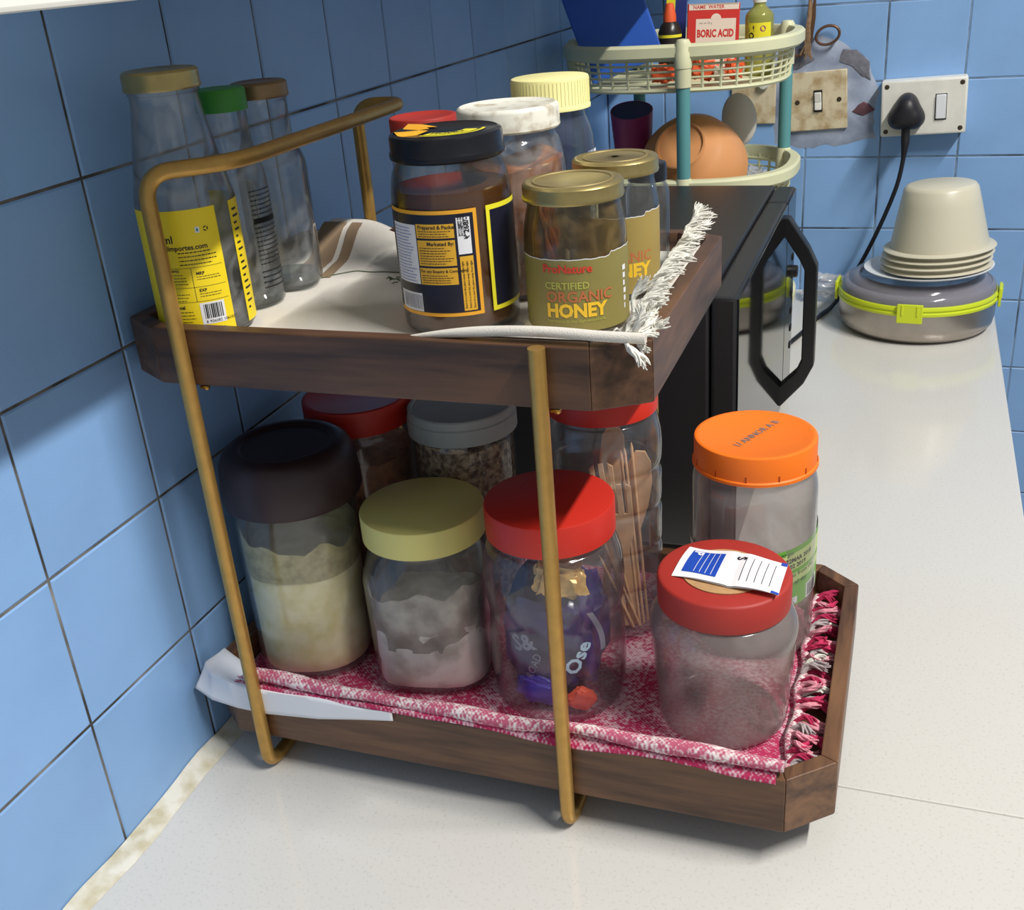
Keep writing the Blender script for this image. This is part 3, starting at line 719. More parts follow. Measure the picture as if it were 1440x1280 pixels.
Cb = jar('glass_bottle', 'empty glass bottle with bronze cap, rearmost of three beside the wall', .0545, .1210, UZ,
        [(.018, 0), (.0215, .0015), (.0228, .006), (.0228, .078), (.0220, .087), (.0185, .098), (.0172, .104), (.0170, .124), (.0174, .127), (.0174, .134)], 'glass_dirty',
        bottle_lid(.0188, .0105, .138), 'gold_dull', cat='bottle', se={'n': 3.2, 'z0': .078, 'z1': .1}, serot=.35)
b0 = camang(.0545, .121); f = cyl(.0236, b0); mb = MB()
patch(mb, f(0), R(-52) * .0236, R(-38) * .0236, .018, .078, 0); patch(mb, f(0), R(-36) * .0236, R(-33) * .0236, .018, .078, 0); mb.obj('label', ['white_paper'], Cb)

for bt, r_ in ((A, .0292), (B, .0197), (Cb, .0222)):
    mb = MB(); mb.lathe([(.0002, .0012), (r_ - .003, .0012), (r_ - .0006, .0028), (r_ - .0002, .0065), (r_ - .0016, .0085), (r_ * .5, .0060), (.0002, .0055)], 40); mb.obj('thick_base', 'glass_base', bt)
# ------------------------------------------------------------------ upper shelf jars
kx, ky = .2135, .0570
K = jar('honey_jar', 'glass jar of dark honey with black lid and black-orange label', kx, ky, UZ,
        [(.030, 0), (.0343, .002), (.0353, .007), (.0353, .076), (.0348, .084), (.0333, .092), (.0308, .098), (.0300, .1015), (.0300, .112)], 'glass_clean',
        [(.0308, .1015), (.0308, .0995), (.0322, .0993), (.0334, .1003), (.0336, .1020), (.0334, .1035), (.0328, .1045), (.0328, .1115), (.0322, .1131), (.0300, .1142), (.0290, .1136), (.0002, .1136)], 'black')
contents(K, fillp(.0338, .003, .0835), 'honey', 'honey')
f = cyl(.0353, camang(kx, ky)); mb = MB(); u = lambda deg: R(deg) * .0353; vb, vt = .0135, .0750
b = lambda q: vt - q * (vt - vb)
patch(mb, f(0), u(-105), u(21), vb, vt, 0, nv=4); patch(mb, f(1), u(-104), u(17.5), b(.965), b(.035), 1, nv=4)
patch(mb, f(2), u(-74), u(-39), b(.69), b(.13), 2); patch(mb, f(2), u(-72), u(-39), b(.96), b(.78), 2); barcode(mb, f(3), u(-68), u(-40), b(.94), b(.80), 6, 4)
for q0, q1 in ((.12, .25), (.27, .51), (.53, .69)): patch(mb, f(2), u(-38), u(-1), b(q1), b(q0), 3)
put_text(mb, 'Prepared & Packed By', .0030, f(3), u(-36), b(.165), 4, .02); textlines(mb, f(3), u(-36), u(-3), b(.245), b(.175), 3, 4, 21)
put_text(mb, 'Marketed By:', .0030, f(3), u(-28), b(.318), 4, .02); textlines(mb, f(3), u(-36), u(-3), b(.50), b(.33), 7, 4, 22)
put_text(mb, 'For any Enquiry & Complaints:', .0023, f(3), u(-37), b(.572), 4, .02); textlines(mb, f(3), u(-36), u(-3), b(.68), b(.59), 4, 4, 23)
textlines(mb, f(3), u(-72), u(-41), b(.68), b(.15), 18, 5, 24)
patch(mb, f(2), u(1.5), u(14), b(.41), b(.07), 2); patch(mb, f(2), u(2), u(14.5), b(.95), b(.43), 3)
def rotf(fn, u0, v0): return lambda a, c: fn(u0 - c, v0 + a)
put_text(mb, '\u20b9 268/-', .0042, rotf(f(3), u(12.6), b(.27)), 0, 0, 4, .03)
for k in range(3): put_text(mb, 'BATCH MRP PKD', .0016, rotf(f(3), u(4.5 + 2.4 * k), b(.24)), 0, 0, 4, .02)
for k in range(3): put_text(mb, 'Store in a cool dry place away from light', .0017, rotf(f(3), u(5 + 4 * k), b(.93)), 0, 0, 4, .01)
patch(mb, f(0), u(31), u(125), vb, vt, 7, nv=4); patch(mb, f(1), u(35), u(122), b(.955), b(.045), 1, nv=4)
mb.obj('label', ['orange_print', 'navy', 'white_paper', 'amber_print', 'blackprint', 'blue_print', 'silver_print', 'lemon_print'], K, angle=60)
mb = MB()   # printed ring and torn yellow seal on the lid
th0 = camang(kx, ky) + .2
pol = lambda r_, t_, z_: (r_ * math.cos(t_), r_ * math.sin(t_), z_)
for r0, r1, a_, b_ in ((.0120, .0200, -.9, 1.0), (.0215, .0235, -.9, 1.2)):
    nn = 26; vs = []
    for i in range(nn + 1):
        t = a_ + (b_ - a_) * i / nn; vs += [pol(r0, th0 + t, .1138), pol(r1, th0 + t, .1138)]
    mb.add(vs, [(2 * i, 2 * i + 1, 2 * i + 3, 2 * i + 2) for i in range(nn)], 0)
vs = [pol(.030, th0 - 2.9 + .35 * i, .1139 + .002 * math.sin(i * 2.1)) for i in range(6)] + [pol(.010 + .005 * (i % 2), th0 - 2.9 + .35 * i, .1143) for i in range(6)]
mb.add(vs, [(i, i + 1, i + 7, i + 6) for i in range(5)], 1)
put_text(mb, 'HONEY', .0062, lambda a, c: pol(.0135 + c, th0 + a / .016, .1141), -.0120, 0, 2, .02)
mb.obj('lid_print', ['lemon_print', 'orange_print', 'blackprint'], K)
# two gold-lidded honey jars
def gold_jar(x, y, label, dr=0, rear=False):
    g = jar('honey_jar', label, x, y, UZ,
            [(.025, 0), (.0285, .0015), (.0298, .006), (.0298, .050), (.0294, .058), (.0276, .0675), (.0266, .0720), (.0266, .0800)] if not rear else
            [(.022, 0), (.0255, .0015), (.0265, .006), (.0265, .050), (.0262, .058), (.0246, .0670), (.0238, .0720), (.0238, .0800)], 'glass_brown' if not rear else 'glass',
            [(p[0] - (.0022 if rear else 0), p[1]) for p in bottle_lid(.0288, .0098, .0848)], 'gold')
    rr = .0298 if not rear else .0265
    f = cyl(rr, camang(x, y)); mb = MB(); u = lambda d: R(d) * rr
    n_ = 60; t0, t1 = (-100, 92) if not rear else (-60, 96)
    vs = []
    for i in range(n_ + 1):
        d_ = t0 + (t1 - t0) * i / n_; top = .0455 + .0006 * noise.noise(Vector((i * .4, x * 90, 0))) + (.002 if d_ > 40 else 0) + (.006 if rear else 0)
        vs += [f(0)(u(d_), .004), f(0)(u(d_), top), f(0)(u(d_), top + .0005)]
    mb.add(vs, [(3 * i, 3 * i + 3, 3 * i + 4, 3 * i + 1) for i in range(n_)], 0); mb.add(vs, [(3 * i + 1, 3 * i + 4, 3 * i + 5, 3 * i + 2) for i in range(n_)], 1)
    if not rear:
        put_text(mb, 'ProNature', .0066, f(3), u(-39), .0385, 2, .03)
        put_text(mb, 'CERTIFIED', .0056, f(3), u(-37), .0292, 3, .02); put_text(mb, 'ORGANIC', .0086, f(3), u(-36), .0218, 4, .015)
        put_text(mb, 'HONEY', .0108, f(3), u(-36), .0130, 5, .045, xs=.94); put_text(mb, 'Harvested in the high mountains', .0026, f(3), u(-36), .0098, 3)
        for k in range(6): zz = .012 + .0045 * k; patch(mb, f(1), u(61 - k * .4), u(63.5 + (k % 3)), zz, zz + .003, 1)
    else:
        put_text(mb, 'ORGANIC', .0091, f(1), u(-40), .0240, 4, .01); put_text(mb, 'HONEY', .0112, f(1), u(-37), .0150, 5, .045)
    mb.obj('label', ['olive' if not rear else 'olive_gold', 'white_paper', 'red_print', 'lime_print', 'brick_print', 'gold_print'], g, angle=60)
    # pressed ring on the lid
    mb = MB(); r_ = .0225 if not rear else .0195
    mb.tube([(r_ * math.cos(a), r_ * math.sin(a), .0843) for a in [2 * PI * i / 40 for i in range(40)]], .0006, 6, closed=True); mb.obj('lid_ring', 'gold_top', g)
    return g
gold_jar(.2865, .0610, 'honey jar with gold lid and olive HONEY label, at the front right corner')
gold_jar(.2935, .1290, 'honey jar with gold lid, half hidden behind the olive HONEY label jar', rear=True)
# white-lidded pickle jar
wj = jar('pickle_jar', 'glass jar with stained white lid and orange drips, behind the black-lidded jar', .2262, .1275, UZ,
         [(.029, 0), (.0335, .002), (.0345, .007), (.0345, .074), (.0338, .085), (.0315, .095), (.0290, .1005), (.0290, .114)], 'glass_dirty',
         [(.0300, .1045), (.0300, .1032), (.0318, .1030), (.0325, .1042), (.0322, .1058), (.0322, .1148), (.0314, .1166), (.0300, .1174), (.0286, .1164), (.0002, .1164)], 'white_lid')
contents(wj, fillp(.0328, .003, .084), 'pickle', 'pickle', rough=.008)
mb = MB(); a0 = camang(.2262, .1275)
for dg, z0, z1, r_ in ((34, .020, .062, .0028), (40, .030, .066, .0030), (28, .045, .07, .0022), (46, .036, .07, .0024)):
    pts = []; rr = []
    for i in range(12):
        t = i / 11; z = z1 + (z0 - z1) * t; a = a0 + R(dg) + .05 * math.sin(t * 5 + dg); q = .0347; pts.append((q * math.cos(a), q * math.sin(a), z)); rr.append(r_ * (.5 + .5 * t + .4 * math.sin(t * PI * 3)) * (1 if i < 11 else .5))
    mb.tube(pts, rr, 8)
mb.obj('drip', 'drip', wj)
# red lid jar behind
rj = jar('spice_jar', 'small glass jar with red lid peeking out behind the black-lidded honey jar', .1480, .1720, UZ,
         [(.020, 0), (.0238, .0015), (.0245, .006), (.0245, .078), (.0235, .086), (.0218, .0905), (.0218, .102)], 'glass',
         lidp(.0236, .0950, .1060, dish=.0008), 'red_dull')
contents(rj, fillp(.0230, .003, .045), 'orange_food', 'spice', rough=.004)
# cream ribbed cap jar
yj = jar('ribbed_cap_jar', 'bluish plastic jar with cream ribbed cap, rearmost on the upper shelf', .2330, .1945, UZ,
         [(.022, 0), (.0262, .002), (.0272, .007), (.0272, .080), (.0262, .090), (.0232, .0990), (.0225, .1015), (.0225, .118)], 'plastic_blue',
         lidp(.0262, .1050, .1255, rim=.0006), 'cream_lid', se={'n': 3.2, 'z0': .08, 'z1': .098}, serot=.4, lidname='lid')
mb = MB()
for i in range(64):
    a = 2 * PI * i / 64; mb.box(-.0004, .0004, -.0002, .0002, .1085, .1235, T=Matrix.Rotation(a, 4, 'Z') @ Matrix.Translation((.0260, 0, 0)))
mb.obj('rib_band', 'cream_lid', yj)
f = cyl(.0290, camang(.233, .1945)); mb = MB(); patch(mb, f(0), R(52) * .029, R(80) * .029, .030, .078, 0); textlines(mb, f(1), R(55) * .029, R(76) * .029, .034, .074, 10, 1, 31, .0006)
mb.obj('label', ['white_paper', 'grey_print'], yj)
# little jar with black knob lid
jj = jar('small_jar', 'little glass jar with black cap half hidden behind the rear gold-lidded jar', .3020, .1780, UZ,
         [(.012, 0), (.0140, .001), (.0145, .005), (.0145, .050), (.0135, .056), (.0115, .060), (.0115, .066)], 'glass',
         lidp(.0128, .0600, .0715), 'black')

# ------------------------------------------------------------------ lower shelf jars
bj = jar('flour_jar', 'clear jar of pale yellow flour under a dark brown domed cap', .0655, .0620, LZ,
         [(.037, 0), (.0415, .002), (.0430, .008), (.0432, .10), (.0438, .125), (.0440, .150)], 'plastic',
         [(.0468, .136), (.0488, .1355), (.0498, .138), (.0494, .150), (.0478, .164), (.0448, .1705), (.0400, .1742), (.0345, .1750), (.0325, .1744), (.0310, .1728), (.0002, .1728)], 'brown_cap', t=.0014,
         se={'n': 2.5, 'z0': .11, 'z1': .135}, serot=.3)
def fw(x, y, z, j):
    if z > .06: z += .004 * noise.noise(Vector((x * 60, y * 60, 1))) + .10 * (-x) * sm(.06, .08, z)
    return x, y, z
mb = MB(); mb.lathe(fillp(.0400, .003, .091), 44, 2.4, .3, wob=fw); mb.obj('flour', 'flour_yellow', bj, angle=70)
mb = MB()
def fw2(x, y, z, j):
    if z > .098: z += .012 * noise.noise(Vector((x * 50, y * 50, 9))) - .10 * x
    return x, y, z
mb.lathe([(.0410, .082), (.0412, .104), (.0412, .1100), (.0404, .1100), (.0402, .084)], 44, 2.4, .3, closed=True, wob=fw2); mb.obj('flour_dusting', 'flour_top', bj, angle=70)
yl = jar('flour_jar', 'squarish clear jar of greyish flour with pale yellow lid', .1635, .0675, LZ,
         [(.036, 0), (.0405, .002), (.0425, .008), (.0436, .080), (.0434, .088), (.0412, .102), (.0396, .109), (.0395, .128)], 'plastic',
         lidp(.0435, .1120, .1320), 'yellow_lid', se={'n': 3.6, 'z0': .085, 'z1': .106}, serot=R(12), t=.0014)
def fw3(x, y, z, j):
    if z > .06: z += .012 * noise.noise(Vector((x * 60, y * 60, 2))) + .08 * x
    return x, y, z
def fw4(x, y, z, j):
    if z > .035: z += .009 * noise.noise(Vector((x * 50, y * 50, 5)))
    q = 1 + .03 * noise.noise(Vector((x * 90, y * 90, z * 90)))
    return x * q, y * q, z
mb = MB(); mb.lathe(fillp(.0404, .003, .052), 44, 3.4, R(12), wob=fw4); mb.obj('flour', 'flour_grey', yl, angle=70)
mb = MB(); mb.lathe([(.0402, .035), (.0410, .070), (.0414, .080), (.0404, .080), (.0392, .037)], 44, 3.4, R(12), closed=True, wob=fw3); mb.obj('flour_dusting', 'flour_dust', yl, angle=70)
rp = jar('snack_jar', 'clear bulging jar of purple packets with a bright red lid', .2600, .0600, LZ,
         [(.037, 0), (.0425, .002), (.0455, .010), (.0470, .030), (.0468, .050), (.0452, .066), (.0448, .072), (.0465, .082), (.0475, .096), (.0462, .112), (.0425, .1235), (.0400, .127), (.0400, .146)], 'plastic_clean',
         lidp(.0430, .1295, .1510), 'red_lid', t=.0014)
sj = jar('utensil_jar', 'tall ribbed clear jar of wooden cutlery with red lid, right rear corner', .2700, .1580, LZ,
         [(.034, 0), (.0385, .002), (.0400, .010), (.0398, .034), (.0378, .039), (.0400, .045), (.0402, .066), (.0380, .071), (.0404, .077), (.0404, .098), (.0382, .103), (.0406, .109), (.0406, .128), (.0384, .133), (.0408, .140), (.0412, .158), (.0395, .171), (.0380, .174), (.0380, .190)], 'plastic',
         lidp(.0400, .1760, .1930), 'red_lid', t=.0014, se={'n': 2.6, 'z0': .15, 'z1': .172}, serot=.5)
oj = jar('storage_jar', 'empty hazy jar with orange lid and green label at the rear right', .3780, .1640, LZ,
         [(.037, 0), (.0415, .002), (.0430, .008), (.0432, .120), (.0425, .130), (.0405, .136), (.0398, .139), (.0398, .156)], 'plastic_milky',
         lidp(.0422, .1395, .1600, rim=.0012, dish=.0006), 'orange_lid', t=.0014, se={'n': 2.5, 'z0': .12, 'z1': .138}, serot=.25)
f = cyl(.0446, camang(.378, .164)); mb = MB(); u = lambda d: R(d) * .0446
def slant(fn, k, u0): return lambda a, c: fn(a, c + k * (a - u0))
g0 = slant(f(0), .10, u(5)); g1 = slant(f(1), .10, u(5)); g2 = slant(f(2), .10, u(5))
patch(mb, g0, u(3), u(100), .040, .0875, 1, nv=2); patch(mb, g1, u(5), u(98), .070, .0835, 0, nv=1); patch(mb, g1, u(30), u(98), .060, .067, 0)
patch(mb, f(0), u(-82), u(-48), .0760, .0830, 2); patch(mb, f(1), u(-82), u(-54), .0760, .0815, 3)
put_text(mb, '500 gm', .0042, g2, u(22), .0825, 2, .01)
put_text(mb, '22MAR 2018', .0046, g2, u(30), .0765, 4, .03); put_text(mb, '02 2019', .0046, g2, u(34), .0715, 4, .03)
put_text(mb, 'months from the', .0050, g2, u(22), .0640, 2, .01); put_text(mb, 'kept, all day', .0048, g2, u(26), .0575, 2, .01)
put_text(mb, 'USES', .0052, g2, u(24), .0490, 5, .03); patch(mb, g1, u(23), u(44), .0415, .0470, 3); textlines(mb, g2, u(25), u(42), .042, .0465, 3, 4, 41)
patch(mb, g1, u(56), u(78), .0400, .0520, 3); barcode(mb, g2, u(58), u(76), .0410, .0510, 4, 8)
mb.obj('label', ['pale_green', 'green_print', 'dkgreen_print', 'white_paper', 'blackprint', 'blue_print'], oj, angle=60)
mb = MB()
put_text(mb, '1/ ANNOR A B', .0080, lambda a, c: (a * .42 - c * .907 - .008, a * .907 + c * .42 - .024, .1597), 0, 0, 0, .01)
mb.obj('lid_print', ['grey_print'], oj)
mb = MB()
for i in range(12):
    a = 2 * PI * i / 12; mb.box(-.0003, .0003, -.0004, .0004, .1422, .1465, T=Matrix.Rotation(a, 4, 'Z') @ Matrix.Translation((.0423, 0, 0)))
mb.obj('grip_notch', 'orange_dark', oj)
cj = jar('wide_jar', 'empty clear jar, red lid with cardboard disc, at the front right corner', .3740, .0600, LZ,
         [(.035, 0), (.0405, .002), (.0425, .008), (.0440, .030), (.0462, .060), (.0475, .072), (.0462, .080), (.0420, .088), (.0395, .0905), (.0395, .106)], 'plastic_milky',
         [(.0405, .0935), (.0405, .0905), (.0420, .0905), (.0422, .0925), (.0422, .1085), (.0412, .1098), (.0400, .1102), (.0275, .1102), (.0270, .1096), (.0002, .1096)], 'red_dull', t=.0014)
mb = MB(); mb.lathe([(.0002, .1099), (.0268, .1099), (.0268, .1106), (.0002, .1106)], 40); mb.obj('cardboard_disc', 'board', cj, angle=30)['label'] = 'round brown cardboard disc set in the lid'
rb = jar('spice_jar', 'clear jar of orange-brown spice with red lid, rear left of the lower shelf', .0735, .1560, LZ,
         [(.036, 0), (.0395, .002), (.0408, .008), (.0408, .142), (.0395, .149), (.0385, .152), (.0385, .168)], 'plastic',
         lidp(.0420, .1535, .1735, dish=.0008), 'red_lid', t=.0014)
contents(rb, fillp(.0385, .003, .130), 'orange_food', 'spice', rough=.006)
wbj = jar('flakes_jar', 'clear jar of brown flakes with pale grey lid, rear row of the lower shelf', .1595, .1600, LZ,
         [(.035, 0), (.0385, .002), (.0395, .008), (.0395, .142), (.0388, .148), (.0385, .151), (.0385, .168)], 'glass',
         [(.0402, .1535), (.0402, .1510), (.0416, .1510), (.0416, .1630), (.0405, .1640), (.0405, .1695), (.0396, .1705), (.0378, .1705), (.0370, .1690), (.0002, .1690)], 'grey_lid', t=.0014)
contents(wbj, fillp(.0378, .003, .146), 'flakes', 'flakes', rough=.006)

# packets and other contents that could be lifted out
def packet(name, label, cat, loc, size, mats, seed, rot=(0, 0, 0), printfn=None, group=None, amp=.18):
    th = thing(name, label, cat, loc, rot, group)
    bm = bmesh.new(); bmesh.ops.create_icosphere(bm, subdivisions=4, radius=1)
    for v in bm.verts:
        n_ = v.co.normalized(); p = Vector((math.copysign(abs(n_.x) ** .6, n_.x) * size[0], math.copysign(abs(n_.y) ** .6, n_.y) * size[1], math.copysign(abs(n_.z) ** .6, n_.z) * size[2]))
        d = noise.noise(n_ * 2.6 + Vector((seed, 0, 0))) + .6 * abs(noise.noise(n_ * 6 + Vector((seed, 3, 0))))
        v.co = p * (1 + amp * d - amp * .6)
    mb = MB(); mb.frombm(bm); mb.obj('wrapper', mats, th, angle=28)
    return th
pk = packet('snack_packet', 'crumpled purple snack packet filling the bulging red-lidded jar', 'packet', (.2600, .0605, LZ + .052), (.034, .034, .044), 'purple', 3)
f = cyl(.0385, camang(.26, .06)); mb = MB(); u = lambda d: R(d) * .0385
def tiltf(fn, a_, u0, v0): return lambda p, q: fn(u0 + p * math.cos(a_) - q * math.sin(a_), v0 + p * math.sin(a_) + q * math.cos(a_))
put_text(mb, 'Ose', .0150, tiltf(f(0), R(62), u(16), -.016), 0, 0, 0, .03); put_text(mb, 'S&', .0165, tiltf(f(0), R(20), u(-48), .000), 0, 0, 1, .03)
put_text(mb, 'ROAD', .0080, tiltf(f(0), R(68), u(-30), -.020), 0, 0, 1, .0)
vs = []
for i in range(15):
    t = i / 14; vs += [f(0)(u(30 + 16 * math.sin(t * 1.7)), .030 - .034 * t), f(0)(u(37 + 17 * math.sin(t * 1.7)), .029 - .034 * t)]
mb.add(vs, [(2 * i, 2 * i + 1, 2 * i + 3, 2 * i + 2) for i in range(14)], 1)
mb.obj('print', ['pale_blue', 'silver_print'], pk)
packet('snack_packet', 'small violet packet low in the bulging red-lidded jar', 'packet', (.2545, .0360, LZ + .016), (.018, .008, .011), 'violet', 8, (0, .3, .2))
packet('snack_packet', 'orange-red packet corner at the bottom of the red-lidded jar', 'packet', (.2830, .0350, LZ + .013), (.010, .004, .009), 'orange_wrap', 12, (.2, .7, .5))
packet('snack_packet', 'golden crinkled wrapper near the top of the red-lidded jar', 'packet', (.2700, .0430, LZ + .103), (.018, .013, .014), 'foil_gold', 15, (0, .2, .3), amp=.32)
def stick(name, label, cat, base, top, kind, group):
    base = Vector(base); top = Vector(top); d = top - base; L_ = d.length
    z_ = d.normalized(); y_ = Vector((.2, -1, .1)); y_ = (y_ - z_ * y_.dot(z_)).normalized(); x_ = y_.cross(z_); q = Matrix((x_, y_, z_)).transposed().to_euler()
    th = thing(name, label, cat, base, q, group)
    mb = MB()
    if kind == 'skewer': mb.tube([(0, 0, 0), (0, 0, L_ - .004), (0, 0, L_)], [.0011, .0011, .0003], 8); mb.obj('stick', 'birch', th)
    else:
        out = [(-.0028, 0), (.0028, 0), (.0030, L_ * .55)]
        if kind == 'spoon':
            out += [(.0075, L_ * .68), (.0095, L_ * .82), (.0080, L_ * .94), (.0035, L_), (-.0035, L_), (-.0080, L_ * .94), (-.0095, L_ * .82), (-.0075, L_ * .68), (-.0030, L_ * .55)]
        else:
            out += [(.0080, L_ * .68), (.0085, L_ * .98), (.0050, L_), (.0046, L_ * .80), (.0022, L_ * .80), (.0018, L_), (-.0018, L_), (-.0022, L_ * .80), (-.0046, L_ * .80), (-.0050, L_), (-.0085, L_ * .98), (-.0080, L_ * .68), (-.0030, L_ * .55)]
        mb.prism(out, -.0008, .0008, b=.0003, T=Matrix.Rotation(R(90), 4, 'X')); mb.obj('handle_and_head', 'birch', th)
    return th
cx, cy = .270, .158
grp = 'wooden cutlery in the tall ribbed jar'
def inj(dx, dy, z): return (cx + dx, cy + dy, LZ + z)
ab = lambda x, y, z: (x, y, z)
stick('wooden_spoon', 'broad wooden spoon leaning right in the tall ribbed jar', 'spoon', ab(.290, .150, .058), ab(.299, .152, .198), 'spoon', grp)
stick('wooden_fork', 'pale wooden fork with short tines in the middle of the tall ribbed jar', 'fork', ab(.293, .140, .058), ab(.2865, .136, .178), 'fork', grp)
stick('wooden_fork', 'wooden fork leaning left in the tall ribbed jar', 'fork', ab(.288, .136, .058), ab(.2730, .138, .192), 'fork', grp)
stick('wooden_spoon', 'wooden spoon leaning at the back of the tall ribbed jar', 'spoon', inj(-.006, .010, .005), inj(.004, .016, .155), 'spoon', grp)
for k, (bx, by_, bz, tx, ty, tz) in enumerate([(.300, .145, .056, .290, .142, .204), (.302, .150, .056, .2935, .148, .206), (.298, .141, .056, .286, .146, .200), (.298, .140, .057, .274, .130, .136), (.294, .137, .057, .272, .128, .122), (.296, .142, .057, .281, .126, .150)]):
    stick('wooden_skewer', 'thin wooden skewer in the tall ribbed jar', 'skewer', ab(bx, by_, bz), ab(tx, ty, tz), 'skewer', 'wooden skewers in the tall ribbed jar')

# sachet on the cardboard lid
sc = thing('paper_sachet', 'white and blue paper condiment sachet lying on the cardboard-topped red lid', 'sachet', (.3785, .0590, .1634))
def scf(u, v, lift=0.0):
    a, b_, c, d = Vector((.3475, .0850)), Vector((.4120, .0730)), Vector((.4105, .0345)), Vector((.3430, .0470))
    p = d.lerp(c, u).lerp(a.lerp(b_, u), v)
    z = .1632 + .0038 * math.sin(u * PI * .55) ** 2 * (1 - .4 * u) + .0012 * math.sin(v * PI) + .0008 * math.sin(u * 9 + v * 3)
    if abs(u - .55) < .06: z -= .0010 * (1 - abs(u - .55) / .06)
    return (p.x - .3785, p.y - .0590, z - .1634 + lift)
mb = MB(); n1, n2 = 30, 16
for L0, flip in ((.0012, False), (0, True)):
    vs = [scf(i / n1, j / n2, L0 * math.sin(PI * min(1, max(0, (i / n1) * 1.0)))) for j in range(n2 + 1) for i in range(n1 + 1)]
    fs = [(j * (n1 + 1) + i, j * (n1 + 1) + i + 1, (j + 1) * (n1 + 1) + i + 1, (j + 1) * (n1 + 1) + i) for j in range(n2) for i in range(n1)]
    mb.add(vs, [f_[::-1] for f_ in fs] if flip else fs)
mb.obj('sleeve', 'sachet_paper', sc, angle=60)
mb = MB(); sf = lambda k: (lambda a, c: scf(a, c, .0012 * math.sin(PI * a) + .00025 + .0001 * k))
patch(mb, sf(0), .07, .40, .14, .88, 0, nu=14, nv=8)
for k in range(4): patch(mb, sf(1), .18 + .055 * k, .185 + .055 * k, .18, .86, 1, nu=1, nv=8)
for k in range(5): patch(mb, sf(1), .62 + .07 * k, .626 + .07 * k, .14, .84, 2, nu=1, nv=8)
def stf(u0, v0, s): return lambda a, c: sf(2)(u0 + c * s, v0 - a * s * 1.9)
put_text(mb, 'P', .008, stf(.09, .86, 17), 0, 0, 1, .03); put_text(mb, 'S', .009, stf(.53, .84, 14), 0, 0, 2, .03)
patch(mb, sf(1), .94, 1.0, .90, 1.0, 0, nu=3); patch(mb, sf(1), .93, 1.0, 0, .06, 0, nu=3)
mb.obj('print', ['blue_print', 'sachet_paper', 'navy'], sc)

# ------------------------------------------------------------------ microwave
mw = thing('microwave_oven', 'black microwave oven with mirror door facing right behind the rack', 'microwave', (.18, .55, .0))
ML = Vector((-.18, -.55, 0))
mb = MB(); mb.box(.030, .3150, .338, .774, .012, .2560, .003); mb.obj('body', 'mw_body', mw, ML)
mb = MB(); mb.box(.3160, .3385, .3375, .690, .012, .2545, .0035); dr = mb.obj('door', 'mw_body', mw, ML)
mb = MB(); mb.box(.3380, .3396, .3395, .6885, .014, .2525, .0006); mb.obj('mirror_panel', 'mw_door', dr)
mb = MB(); mb.box(.3160, .3385, .6915, .774, .012, .2545, .0030); cp = mb.obj('control_panel', 'mw_body', mw, ML)
mb = MB(); mb.box(.3380, .3396, .6930, .772, .014, .2525, .0006); mb.obj('mirror_panel', 'mw_door', cp)
for k in range(6):
    mb = MB(); mb.box(.3390, .3408, .752, .762, .062 + k * .022, .069 + k * .022, .0005); mb.obj('button', 'mw_handle', cp)
mb = MB(); mb.lathe([(.0002, .007), (.006, .007), (.0072, .006), (.0076, 0)], 24, T=Matrix.Rotation(R(90), 4, 'Y')); mb.obj('knob', 'mw_handle', cp, (.3392, .756, .158))
mb = MB(); hp = [(.336, .243), (.344, .243), (.366, .210), (.3755, .190), (.3765, .075), (.366, .052), (.341, .0225), (.338, .0225), (.338, .046), (.340, .048), (.357, .066), (.3625, .080), (.3620, .186), (.356, .198), (.340, .222), (.336, .222)]
mb.prism([(a, c) for a, c in hp], 0, .018, b=.0012, T=Matrix.Translation((0, .680, 0)) @ Matrix.Rotation(R(90), 4, 'X')); mb.obj('handle', 'mw_handle', mw, ML)
for x in (.05, .30):
    for y in (.36, .73):
        mb = MB(); mb.lathe([(.0002, 0), (.011, 0), (.012, .013), (.0002, .013)], 20); mb.obj('foot', 'mw_handle', mw, ML + Vector((x, y, 0)))

